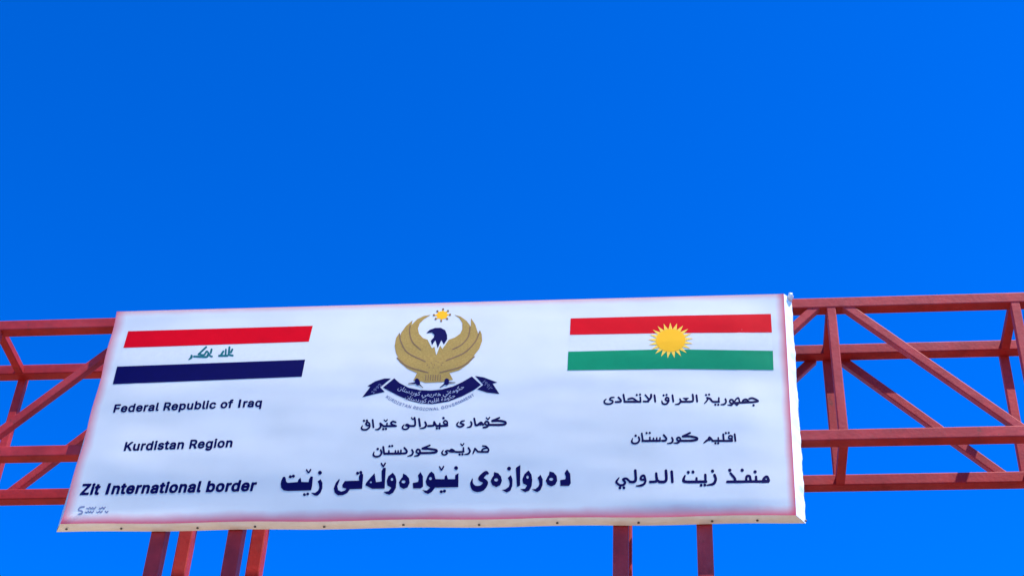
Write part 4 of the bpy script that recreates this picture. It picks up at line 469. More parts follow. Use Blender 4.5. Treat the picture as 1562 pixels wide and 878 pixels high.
  'feather_lines': [[-3069,12942,-3067,12943,-3066,12946,-3067,13032,-3069,13037,-3072,13039,-3076,13037,-3077,13034,-3076,12948,-3074,12942],[-3100,12942,-3098,12944,-3097,12947,-3098,13033,-3100,13038,-3103,13040,-3107,13038,-3108,13035,-3107,12949,-3105,12944],[-3129,12944,-3127,12948,-3128,13034,-3130,13038,-3134,13041,-3138,13039,-3139,13036,-3138,12950,-3137,12947,-3135,12944,-3132,12943],[-3160,12945,-3158,12949,-3159,13035,-3161,13039,-3165,13041,-3168,13039,-3169,13037,-3168,12951,-3168,12948,-3165,12945],[-3191,12945,-3189,12950,-3190,13036,-3192,13040,-3195,13042,-3198,13041,-3200,13037,-3199,12952,-3198,12949,-3196,12946],[-3222,12946,-3219,12951,-3221,13037,-3222,13041,-3226,13043,-3229,13042,-3231,13038,-3230,12953,-3229,12950,-3227,12947],[-3253,12947,-3251,12949,-3250,12952,-3251,13037,-3253,13042,-3257,13044,-3260,13043,-3262,13039,-3260,12954,-3258,12948],[-3076,13062,-2892,13115,-2848,13132,-2810,13150,-2777,13172,-2750,13197,-2726,13222,-2682,13276,-2658,13301,-2656,13307,-2657,13313,-2659,13316,-2663,13318,-2669,13317,-2693,13290,-2737,13238,-2760,13212,-2786,13188,-2817,13168,-2855,13150,-2896,13134,-3083,13080,-3087,13076,-3087,13068,-3085,13064,-3082,13062],[-3231,13066,-3227,13069,-3226,13075,-3228,13081,-3232,13084,-3418,13152,-3460,13170,-3496,13188,-3526,13209,-3552,13231,-3574,13254,-3617,13301,-3641,13326,-3644,13328,-3648,13327,-3651,13325,-3652,13322,-3652,13316,-3650,13311,-3626,13288,-3584,13240,-3561,13217,-3533,13193,-3502,13171,-3463,13151,-3421,13133,-3236,13067],[-3108,13143,-3105,13147,-3105,13153,-3110,13159,-3114,13159,-3118,13154,-3117,13148,-3113,13143],[-3168,13145,-3165,13149,-3165,13156,-3169,13160,-3175,13160,-3178,13156,-3177,13150,-3174,13145],[-3219,13146,-3216,13151,-3216,13155,-3217,13158,-3222,13163,-3226,13162,-3229,13157,-3229,13151,-3225,13147],[-3067,13185,-3065,13191,-3066,13197,-3071,13201,-3076,13200,-3078,13194,-3077,13188,-3075,13185,-3072,13184],[-3153,13188,-3150,13194,-3152,13200,-3157,13204,-3162,13202,-3164,13197,-3163,13191,-3158,13187],[-3248,13190,-3245,13193,-3245,13197,-3246,13203,-3251,13206,-3256,13205,-3259,13200,-3257,13194,-3252,13190],[-3054,13216,-3050,13220,-3050,13226,-3054,13232,-3060,13232,-3063,13227,-3063,13221,-3059,13216],[-3200,13220,-3196,13225,-3196,13231,-3200,13236,-3206,13237,-3209,13233,-3209,13225,-3205,13221],[-3116,13228,-3111,13232,-3111,13239,-3114,13244,-3119,13245,-3123,13242,-3124,13236,-3121,13230],[-3278,13244,-3275,13247,-3274,13251,-3275,13257,-3278,13261,-3446,13358,-3482,13383,-3513,13408,-3538,13436,-3558,13465,-3575,13495,-3600,13554,-3621,13607,-3627,13629,-3645,13720,-3646,13724,-3650,13727,-3654,13727,-3657,13725,-3660,13721,-3660,13716,-3643,13628,-3636,13601,-3603,13519,-3588,13487,-3570,13454,-3548,13423,-3520,13392,-3489,13366,-3452,13341,-3284,13244],[-3141,13251,-3138,13256,-3139,13262,-3142,13267,-3148,13267,-3151,13263,-3152,13258,-3151,13255,-3146,13251],[-3012,13251,-2858,13325,-2821,13346,-2788,13370,-2760,13395,-2735,13423,-2713,13453,-2692,13484,-2659,13542,-2646,13570,-2636,13601,-2608,13714,-2607,13719,-2609,13724,-2613,13727,-2617,13728,-2620,13726,-2622,13723,-2650,13609,-2660,13581,-2672,13554,-2705,13495,-2725,13466,-2746,13438,-2771,13411,-2797,13387,-2829,13364,-2865,13343,-3021,13268,-3024,13263,-3023,13256,-3018,13250],[-3353,13435,-3351,13437,-3349,13441,-3349,13446,-3352,13450,-3433,13536,-3450,13557,-3465,13579,-3477,13604,-3487,13629,-3497,13657,-3504,13683,-3514,13731,-3517,13752,-3518,13772,-3515,13846,-3517,13851,-3520,13855,-3524,13857,-3527,13856,-3530,13853,-3531,13848,-3534,13774,-3533,13751,-3530,13729,-3518,13678,-3511,13651,-3502,13623,-3491,13597,-3477,13569,-3461,13545,-3443,13523,-3361,13437,-3358,13434],[-2941,13429,-2883,13462,-2865,13473,-2846,13487,-2830,13502,-2814,13521,-2785,13561,-2771,13585,-2759,13609,-2750,13633,-2744,13661,-2740,13688,-2736,13796,-2737,13801,-2740,13806,-2744,13807,-2748,13807,-2750,13804,-2752,13800,-2756,13692,-2759,13666,-2765,13643,-2773,13620,-2784,13598,-2797,13575,-2811,13554,-2840,13519,-2856,13504,-2874,13490,-2948,13447,-2950,13442,-2950,13436,-2946,13430]],
  'neck': [[-3148,13351,-3111,13507,-3078,13448,-3004,13598,-3119,13611,-3235,13606,-3277,13600,-3212,13464,-3211,13464,-3183,13488,-3182,13487]],
  'head': [[-3278,12833,-3276,12837,-3277,12841,-3321,12895,-3320,12908,-3321,12919,-3338,12964,-3342,12971,-3347,12977,-3353,12982,-3359,12984,-3369,12986,-3377,12984,-3384,12979,-3389,12971,-3392,12960,-3393,12950,-3391,12941,-3386,12927,-3469,12912,-3471,12911,-3472,12908,-3471,12902,-3467,12900,-3377,12904,-3369,12889,-3360,12880,-3353,12877,-3345,12875,-3338,12877,-3330,12881,-3282,12834],[-3062,12831,-3005,12878,-2992,12870,-2986,12869,-2979,12870,-2971,12873,-2965,12879,-2961,12886,-2958,12897,-2878,12900,-2874,12902,-2874,12907,-2876,12911,-2879,12912,-2957,12919,-2958,12944,-2960,12953,-2965,12961,-2972,12969,-2981,12973,-2989,12975,-2997,12973,-3003,12970,-3008,12965,-3014,12953,-3015,12946,-3016,12910,-3014,12898,-3067,12839,-3067,12836,-3066,12833,-3065,12831],[-3139,13461,-3100,13589,-3099,13589,-3065,13519,-3063,13518,-3025,13605,-3033,13675,-3062,13752,-3123,13795,-3197,13795,-3265,13764,-3302,13718,-3300,13717,-3231,13723,-3197,13682,-3200,13641,-3237,13585,-3237,13583,-3216,13513,-3214,13513,-3177,13592]],
  'small_sun': [[-3123,13913,-3120,13915,-3119,13917,-3113,13940,-3098,13941,-3081,13948,-3077,13951,-3056,13938,-3052,13938,-3049,13941,-3048,13946,-3049,13951,-3061,13966,-3060,13967,-3057,13971,-3052,13986,-3051,13995,-3050,13996,-3024,14003,-3022,14006,-3021,14010,-3022,14015,-3027,14020,-3055,14025,-3062,14039,-3062,14040,-3045,14063,-3044,14066,-3044,14070,-3048,14075,-3051,14077,-3054,14077,-3084,14061,-3090,14065,-3103,14071,-3104,14072,-3106,14096,-3109,14100,-3111,14102,-3115,14102,-3119,14098,-3126,14075,-3144,14074,-3163,14065,-3181,14077,-3185,14077,-3187,14076,-3189,14072,-3190,14067,-3188,14063,-3179,14050,-3184,14043,-3190,14026,-3220,14020,-3224,14016,-3224,14013,-3224,14009,-3222,14005,-3220,14003,-3188,13995,-3180,13978,-3198,13957,-3199,13954,-3199,13950,-3196,13945,-3193,13943,-3190,13943,-3160,13956,-3151,13950,-3135,13943,-3131,13919,-3128,13915,-3126,13914]],
  'sun_tips': [[-3122,13893,-3117,13896,-3114,13900,-3112,13907,-3112,13913,-3115,13920,-3119,13926,-3125,13929,-3130,13929,-3135,13926,-3138,13921,-3140,13914,-3139,13908,-3137,13901,-3133,13896,-3128,13894],[-3045,13925,-3040,13927,-3037,13933,-3035,13939,-3036,13946,-3039,13952,-3044,13957,-3049,13960,-3054,13960,-3059,13957,-3062,13951,-3064,13945,-3063,13938,-3060,13932,-3055,13927,-3050,13924],[-3194,13930,-3189,13933,-3186,13938,-3184,13945,-3185,13952,-3188,13957,-3192,13962,-3198,13965,-3203,13965,-3208,13962,-3211,13958,-3213,13951,-3212,13944,-3209,13937,-3205,13932,-3199,13930],[-3222,13994,-3218,13997,-3215,14002,-3214,14009,-3215,14016,-3218,14023,-3223,14027,-3228,14029,-3233,14029,-3238,14025,-3241,14019,-3242,14013,-3241,14006,-3238,14000,-3233,13995,-3227,13993],[-3012,13993,-3008,13996,-3005,14001,-3003,14008,-3004,14015,-3007,14022,-3012,14026,-3018,14029,-3023,14028,-3028,14024,-3031,14019,-3032,14012,-3030,14005,-3027,13999,-3023,13995,-3017,13993],[-3181,14056,-3176,14060,-3173,14065,-3173,14072,-3174,14079,-3178,14085,-3182,14089,-3188,14091,-3193,14090,-3197,14087,-3200,14081,-3201,14074,-3199,14067,-3196,14061,-3192,14057,-3186,14055],[-3044,14055,-3039,14058,-3036,14062,-3034,14068,-3034,14075,-3037,14082,-3041,14087,-3046,14090,-3052,14091,-3057,14088,-3060,14083,-3062,14076,-3062,14069,-3059,14062,-3055,14058,-3049,14055],[-3110,14086,-3105,14089,-3101,14093,-3099,14100,-3100,14107,-3102,14114,-3106,14119,-3112,14122,-3117,14122,-3122,14120,-3125,14116,-3127,14109,-3127,14102,-3125,14095,-3121,14090,-3116,14087]],
  'ribbon': [[-3132,12584,-2944,12616,-2778,12694,-2632,12787,-2550,12863,-2674,12999,-2791,12913,-2903,12850,-3039,12805,-3177,12794,-3317,12805,-3460,12845,-3584,12924,-3656,12999,-3788,12856,-3590,12731,-3445,12650,-3290,12597,-3140,12583],[-4029,12714,-3884,12757,-3758,12789,-3757,12790,-3822,12862,-3697,12997,-3779,13000,-3892,12960,-3985,12888,-3985,12887,-3950,12872,-3949,12871,-4033,12714,-4031,12713],[-2316,12717,-2315,12718,-2406,12877,-2406,12879,-2348,12894,-2522,12980,-2632,13005,-2632,13004,-2524,12862,-2595,12796,-2594,12794,-2468,12742]],
}
LATIN = {
  'Federal Republic of Iraq': [[3488,279,3505,275,3513,271,3518,262,3517,254,3509,229,3505,223,3497,219,3484,222,3472,221,3468,217,3468,208,3472,205,3501,204,3507,200,3511,192,3511,162,3507,154,3501,150,3472,149,3468,146,3468,0,3465,-8,3455,-15,3418,-14,3410,-8,3407,0,3407,146,3405,149,3380,150,3374,154,3370,162,3370,192,3374,200,3380,204,3405,205,3407,208,3408,229,3412,242,3426,262,3443,272,3455,277,3472,280],[2780,276,2788,273,2797,267,2804,258,2807,250,2807,233,2804,225,2793,213,2783,208,2797,200,2801,192,2801,0,2798,-8,2793,-14,2755,-15,2747,-13,2743,-8,2740,0,2740,192,2743,198,2747,202,2759,208,2747,215,2737,229,2735,250,2742,262,2751,271,2768,277],[3738,268,3745,262,3747,254,3747,-4,3743,-11,3734,-15,3688,-14,3680,-8,3678,0,3678,258,3680,262,3688,268],[2680,268,2686,262,2689,254,2689,46,2691,42,2705,42,2713,37,2717,29,2722,0,2719,-8,2713,-13,2693,-16,2668,-14,2655,-9,2643,0,2634,13,2628,42,2629,258,2634,266,2638,268],[2451,267,2456,262,2459,254,2459,195,2476,204,2488,207,2518,206,2538,200,2555,190,2576,170,2585,154,2593,133,2596,112,2596,75,2592,54,2586,37,2577,21,2563,4,2552,-4,2538,-12,2522,-17,2501,-19,2488,-18,2472,-13,2459,-7,2447,-15,2413,-15,2405,-12,2400,-4,2400,258,2405,266,2413,269,2443,269],[1618,267,1630,264,1645,258,1663,247,1682,225,1688,208,1692,192,1693,175,1692,158,1688,144,1682,129,1674,117,1654,100,1653,96,1701,8,1702,-4,1697,-12,1688,-15,1651,-15,1643,-13,1635,-4,1589,83,1555,84,1552,83,1551,79,1551,0,1548,-8,1538,-15,1505,-15,1497,-13,1492,-8,1489,0,1490,258,1496,267,1505,269,1593,269],[1313,268,1319,262,1322,254,1322,46,1324,42,1338,42,1347,36,1350,29,1356,0,1353,-8,1347,-13,1326,-16,1301,-14,1288,-9,1276,0,1266,17,1262,42,1263,258,1268,266,1276,269],[634,268,640,262,643,254,642,-4,638,-11,630,-15,597,-15,590,-13,584,-6,563,-16,543,-19,522,-18,505,-13,488,-3,474,8,457,33,450,54,445,75,445,112,449,133,456,154,466,171,476,181,488,192,505,201,522,206,551,207,563,205,580,197,582,200,582,254,585,262,589,267,597,269],[193,267,197,262,200,254,200,225,197,217,193,213,184,211,80,211,77,208,77,158,80,154,172,154,180,152,184,149,188,142,188,112,186,104,183,100,176,96,79,96,77,92,77,0,74,-8,70,-13,63,-15,30,-15,22,-12,18,-8,15,0,15,254,18,262,22,267,30,269,184,269],[1610,208,1588,211,1555,211,1551,208,1551,146,1555,143,1601,143,1614,146,1625,154,1631,167,1630,187,1624,200,1618,205],[4355,204,4361,200,4365,192,4365,-71,4362,-79,4355,-85,4318,-86,4309,-81,4306,-75,4305,-8,4276,-18,4263,-19,4243,-17,4226,-12,4212,-4,4197,8,4187,21,4178,37,4171,58,4166,92,4168,117,4172,137,4188,169,4201,184,4213,193,4226,200,4247,206,4272,207,4288,204,4305,195,4318,205],[4076,204,4097,196,4113,185,4126,168,4131,154,4135,142,4136,125,4135,-4,4130,-12,4122,-15,4088,-15,4076,-8,4055,-17,4043,-19,4018,-19,3993,-11,3972,4,3963,14,3956,29,3952,54,3955,75,3959,83,3967,96,3975,104,3984,110,4001,118,4030,124,4072,129,4075,133,4072,142,4068,146,4055,150,4038,149,4022,139,4009,123,4001,122,3965,133,3959,142,3959,150,3973,175,3984,186,4001,197,4013,202,4038,207],[3934,205,3940,200,3942,192,3942,158,3938,151,3930,146,3909,148,3897,146,3884,138,3879,129,3877,117,3876,-6,3872,-11,3863,-15,3826,-14,3819,-8,3816,0,3817,196,3822,202,3830,205,3863,205,3876,198,3901,206,3926,207],[3284,205,3301,199,3326,184,3338,170,3349,154,3357,133,3361,117,3362,96,3360,71,3356,54,3350,37,3340,21,3326,4,3301,-11,3284,-17,3259,-19,3243,-18,3223,-13,3207,-4,3193,6,3180,22,3166,50,3161,71,3159,96,3160,117,3164,133,3172,154,3190,179,3205,191,3222,200,3243,206,3259,207],[2959,205,2974,200,2988,192,3005,178,3013,168,3021,154,3026,142,3025,133,3018,124,2980,116,2970,121,2962,137,2951,147,2938,150,2918,147,2906,137,2896,117,2893,92,2899,62,2907,50,2918,42,2926,39,2943,39,2955,44,2961,50,2973,71,2984,74,3021,62,3026,54,3025,46,3023,37,3013,20,3001,6,2984,-7,2963,-15,2947,-19,2913,-18,2897,-13,2880,-5,2868,5,2854,21,2839,50,2834,71,2832,96,2833,117,2837,133,2845,154,2863,179,2878,192,2897,201,2913,206,2943,207],[2347,205,2354,200,2358,192,2358,0,2355,-8,2347,-15,2313,-15,2305,-12,2301,-7,2297,-7,2284,-13,2255,-18,2238,-16,2213,-7,2201,3,2187,21,2178,50,2176,71,2176,187,2177,196,2180,200,2188,205,2222,205,2230,203,2236,196,2238,62,2240,54,2247,46,2255,41,2263,40,2276,42,2284,46,2293,54,2296,62,2298,79,2299,196,2302,200,2309,204],[2072,205,2084,201,2097,195,2113,182,2126,167,2140,137,2144,112,2144,75,2140,54,2134,37,2113,6,2101,-4,2084,-13,2068,-18,2047,-19,2026,-15,2009,-8,2007,-13,2007,-71,2004,-79,2000,-83,1993,-86,1955,-85,1949,-79,1946,-71,1947,196,1951,201,1959,205,1993,205,2001,201,2005,195,2026,205,2038,207],[1843,205,1863,197,1878,187,1895,171,1906,150,1912,133,1915,117,1916,96,1915,79,1912,75,1905,71,1884,70,1876,67,1905,58,1912,50,1913,42,1908,29,1901,17,1884,0,1872,-7,1859,-13,1838,-17,1822,-19,1801,-18,1784,-13,1763,-3,1750,8,1732,33,1724,54,1719,75,1718,96,1722,129,1729,150,1738,167,1751,181,1763,192,1780,200,1801,206,1830,207],[1163,204,1180,198,1197,187,1210,171,1218,154,1221,137,1220,-4,1214,-13,1205,-15,1172,-14,1163,-8,1143,-16,1130,-19,1105,-19,1080,-12,1057,4,1044,25,1040,37,1038,54,1043,79,1055,98,1072,111,1088,118,1118,124,1159,129,1160,137,1155,145,1151,148,1143,150,1126,150,1113,144,1105,137,1097,125,1088,122,1051,133,1045,142,1045,150,1053,167,1066,183,1088,197,1101,202,1126,207,1143,207],[1022,204,1026,200,1028,192,1028,162,1026,153,1018,147,997,148,980,145,972,139,965,129,963,117,963,0,960,-8,951,-15,918,-15,909,-13,905,-8,902,0,903,196,909,203,918,205,951,204,959,199,984,206,997,207,1013,207],[797,205,818,198,834,187,851,171,862,150,868,133,871,117,872,96,871,79,863,71,838,70,832,67,863,57,868,50,869,42,864,29,857,17,843,2,830,-6,818,-12,793,-18,759,-18,738,-13,721,-4,706,8,687,33,680,54,675,75,676,117,680,137,694,167,705,179,719,192,738,201,755,206,784,207],[347,205,372,196,384,188,402,171,413,150,419,133,422,117,423,96,422,79,413,71,388,69,383,67,413,57,419,50,420,42,407,17,393,2,380,-7,368,-13,343,-18,309,-18,288,-12,272,-4,257,8,238,33,230,54,227,71,225,92,227,117,231,137,245,167,256,179,272,192,288,201,305,205,334,207],[4268,150,4251,147,4239,137,4230,117,4228,104,4229,75,4237,54,4251,42,4259,39,4268,38,4280,40,4292,50,4299,62,4305,83,4304,112,4297,132,4284,145],[3260,150,3247,148,3234,139,3224,121,3220,104,3221,75,3230,55,3238,45,3251,39,3259,38,3276,41,3287,50,3297,67,3301,83,3300,112,3291,133,3284,142,3276,147],[2498,150,2484,148,2472,138,2463,124,2459,104,2460,75,2468,57,2472,50,2480,42,2497,38,2505,39,2513,43,2526,54,2533,71,2536,83,2535,112,2527,133,2522,141,2513,147],[1818,150,1809,149,1797,144,1788,136,1784,127,1788,125,1847,125,1851,129,1842,142,1834,147],[326,150,313,148,301,142,291,129,293,125,355,125,357,129,349,142,338,147],[2063,146,2047,150,2030,147,2018,137,2009,117,2006,96,2008,79,2011,67,2024,46,2038,39,2051,39,2068,47,2078,62,2084,83,2082,117,2072,137],[792,146,776,150,759,147,749,142,740,129,743,125,805,125,807,129,804,133,798,142],[562,146,551,149,543,150,526,145,514,133,508,117,505,92,511,62,522,47,530,41,538,39,551,39,563,44,573,54,580,71,583,96,580,117,574,133],[4075,71,4072,73,4038,69,4022,64,4015,58,4015,46,4022,41,4030,38,4047,38,4057,42,4063,46,4071,54],[1161,71,1159,73,1155,73,1122,68,1105,63,1101,59,1099,54,1101,46,1109,40,1118,38,1130,38,1143,41,1151,47,1156,54],[1862,67,1855,70,1788,70,1784,70,1782,67,1788,53,1801,43,1809,40,1826,38,1838,41,1846,46,1856,62],[817,67,813,70,809,70,743,70,738,67,744,54,755,44,763,40,780,38,793,40,801,44,812,62],[369,67,363,70,359,70,293,70,289,67,295,54,305,45,313,40,330,38,351,44,359,53,363,62]],
  'Kurdistan Region': [[2572,275,2580,272,2591,263,2595,254,2598,242,2595,229,2591,221,2582,213,2573,208,2587,200,2591,192,2591,0,2588,-9,2580,-14,2547,-15,2538,-13,2534,-9,2531,0,2531,188,2532,196,2535,200,2550,208,2538,214,2532,221,2528,229,2525,242,2529,258,2538,269,2555,276],[901,276,909,273,918,267,925,258,928,250,928,233,925,225,918,216,904,208,918,201,922,192,922,0,919,-8,913,-14,876,-15,868,-12,863,-8,861,0,861,188,862,196,865,200,880,208,868,215,858,229,856,250,863,263,872,271,884,276],[1972,267,1988,263,2018,247,2036,225,2042,208,2047,192,2048,175,2047,158,2043,146,2036,129,2028,117,2008,100,2007,96,2055,8,2056,-4,2051,-12,2043,-15,2005,-15,1997,-13,1989,-4,1943,83,1909,84,1905,83,1905,0,1902,-8,1893,-15,1859,-15,1851,-13,1846,-8,1843,0,1844,258,1850,267,1859,269,1947,269],[813,267,818,263,821,254,820,-4,814,-12,805,-15,776,-15,768,-12,763,-6,743,-16,722,-19,701,-18,683,-12,667,-4,655,6,646,17,636,33,628,54,624,75,624,113,627,133,634,152,643,167,655,182,668,192,684,201,701,206,730,207,743,205,759,197,761,200,761,254,764,263,768,267,776,269,805,269],[230,268,234,265,238,258,238,250,237,246,144,146,142,142,236,8,239,0,236,-8,232,-12,226,-15,184,-15,176,-11,97,98,79,79,77,75,77,0,74,-8,70,-12,63,-15,30,-15,22,-12,18,-8,15,0,15,254,18,263,22,267,30,269,63,269,70,267,74,263,77,254,77,171,80,167,174,267,184,269],[1218,251,1225,246,1228,242,1230,206,1259,204,1264,200,1268,192,1268,163,1264,154,1255,149,1234,149,1230,148,1229,146,1230,42,1238,40,1255,42,1263,38,1267,29,1272,4,1271,-4,1268,-10,1255,-15,1243,-17,1218,-16,1201,-10,1187,0,1176,13,1170,29,1168,46,1168,146,1163,149,1147,151,1143,154,1139,163,1140,196,1143,200,1149,204,1168,207,1168,238,1172,246,1180,251],[1964,208,1943,211,1909,211,1905,208,1905,146,1909,143,1955,143,1968,146,1979,154,1985,171,1984,188,1978,200,1972,205],[2980,205,2997,199,3013,188,3029,167,3034,154,3039,121,3039,0,3036,-8,3032,-12,3026,-15,2993,-15,2985,-12,2980,-7,2978,0,2977,129,2974,138,2968,144,2959,148,2951,150,2938,148,2930,143,2922,134,2919,125,2917,113,2917,0,2914,-8,2905,-15,2872,-15,2864,-12,2859,-8,2857,0,2858,196,2863,202,2872,205,2905,204,2918,196,2943,206,2959,207],[2747,205,2763,200,2790,183,2805,167,2813,154,2821,133,2825,117,2826,96,2824,71,2820,54,2813,36,2805,21,2790,4,2763,-12,2747,-17,2726,-19,2705,-18,2688,-14,2672,-5,2655,8,2643,22,2629,50,2624,71,2622,96,2623,117,2629,138,2638,158,2655,180,2670,192,2688,202,2705,206,2726,207],[2480,204,2488,198,2491,188,2491,-4,2488,-25,2483,-42,2476,-55,2455,-74,2443,-81,2426,-86,2380,-90,2363,-88,2343,-80,2330,-74,2313,-59,2300,-37,2301,-29,2305,-24,2334,-6,2347,-4,2326,9,2315,21,2304,38,2297,56,2291,96,2296,133,2304,154,2313,169,2325,183,2351,200,2363,204,2372,206,2401,207,2413,204,2430,195,2443,205],[2197,205,2218,197,2238,183,2249,171,2262,146,2270,113,2269,79,2266,75,2259,71,2238,70,2230,67,2259,58,2266,50,2267,42,2262,29,2255,17,2238,1,2226,-7,2213,-13,2193,-18,2176,-19,2155,-18,2138,-13,2118,-3,2104,8,2086,33,2078,54,2074,71,2072,92,2074,117,2084,150,2093,166,2118,192,2134,200,2155,206,2184,207],[1630,205,1647,198,1663,188,1672,176,1683,154,1687,138,1688,121,1688,0,1685,-8,1680,-13,1672,-15,1638,-15,1630,-8,1627,0,1626,129,1623,138,1618,143,1609,148,1597,150,1584,147,1577,142,1570,133,1568,125,1566,113,1566,0,1563,-8,1559,-13,1551,-15,1522,-15,1513,-13,1509,-8,1506,0,1507,196,1513,203,1522,205,1551,205,1559,202,1563,197,1568,197,1593,206,1609,207],[1405,205,1430,194,1443,186,1455,169,1461,154,1465,138,1464,-4,1459,-12,1451,-15,1418,-15,1405,-9,1388,-16,1376,-19,1351,-19,1325,-12,1301,4,1288,25,1284,38,1282,54,1286,79,1297,97,1313,110,1334,119,1403,129,1403,138,1398,146,1393,148,1384,150,1368,149,1354,142,1341,125,1330,122,1295,133,1289,142,1289,150,1297,166,1309,182,1334,198,1347,203,1368,207],[1072,205,1097,193,1112,179,1124,158,1128,146,1126,137,1118,131,1084,124,1074,129,1067,142,1059,149,1047,151,1030,149,1022,143,1020,138,1023,133,1034,128,1072,119,1088,113,1113,98,1124,83,1129,71,1132,54,1129,38,1125,25,1117,13,1109,4,1088,-10,1072,-16,1055,-18,1043,-19,1013,-16,988,-6,971,8,962,21,957,33,954,46,956,54,963,61,1001,68,1010,63,1015,50,1022,43,1043,38,1055,39,1063,43,1070,50,1069,54,1065,58,1055,63,1005,76,989,83,978,92,968,105,961,121,959,138,960,150,964,163,972,176,988,191,1001,198,1030,206,1055,207],[601,206,605,203,609,196,610,163,608,154,605,150,597,146,580,148,563,145,555,141,547,129,545,117,545,0,543,-8,538,-12,530,-15,501,-15,493,-13,488,-8,485,0,486,196,493,203,501,205,530,205,538,202,543,197,568,206],[430,205,440,200,444,192,444,0,441,-8,437,-12,430,-15,401,-15,393,-13,384,-6,372,-13,343,-18,326,-16,301,-8,288,2,272,21,264,50,262,71,263,196,268,202,276,205,305,205,313,204,322,196,324,63,326,54,333,46,343,41,351,40,363,42,375,50,379,54,383,67,385,196,388,201,397,205],[2742,146,2726,150,2709,147,2696,138,2686,117,2683,92,2689,63,2696,50,2701,46,2718,39,2734,39,2747,46,2757,58,2763,75,2765,96,2761,121,2752,138],[2409,146,2393,150,2376,147,2361,133,2355,117,2353,88,2355,75,2359,65,2366,54,2380,46,2401,45,2409,48,2421,58,2428,75,2431,96,2429,117,2419,138],[2190,146,2172,150,2155,146,2143,136,2138,129,2138,125,2205,125,2205,129,2199,138],[740,146,730,149,722,150,705,146,693,133,686,117,684,83,691,58,701,46,718,39,730,39,745,46,753,58,760,75,761,104,759,117,753,133],[1405,71,1401,73,1368,68,1351,64,1345,58,1345,46,1351,41,1359,38,1376,38,1388,42,1401,54],[2217,67,2209,70,2143,70,2138,70,2136,67,2142,54,2151,45,2163,40,2180,38,2193,41,2201,45,2211,63],[2429,-4,2426,-3,2401,-12,2388,-13,2351,-7,2349,-8,2359,-21,2368,-28,2380,-33,2393,-34,2413,-30,2422,-25,2427,-17]],
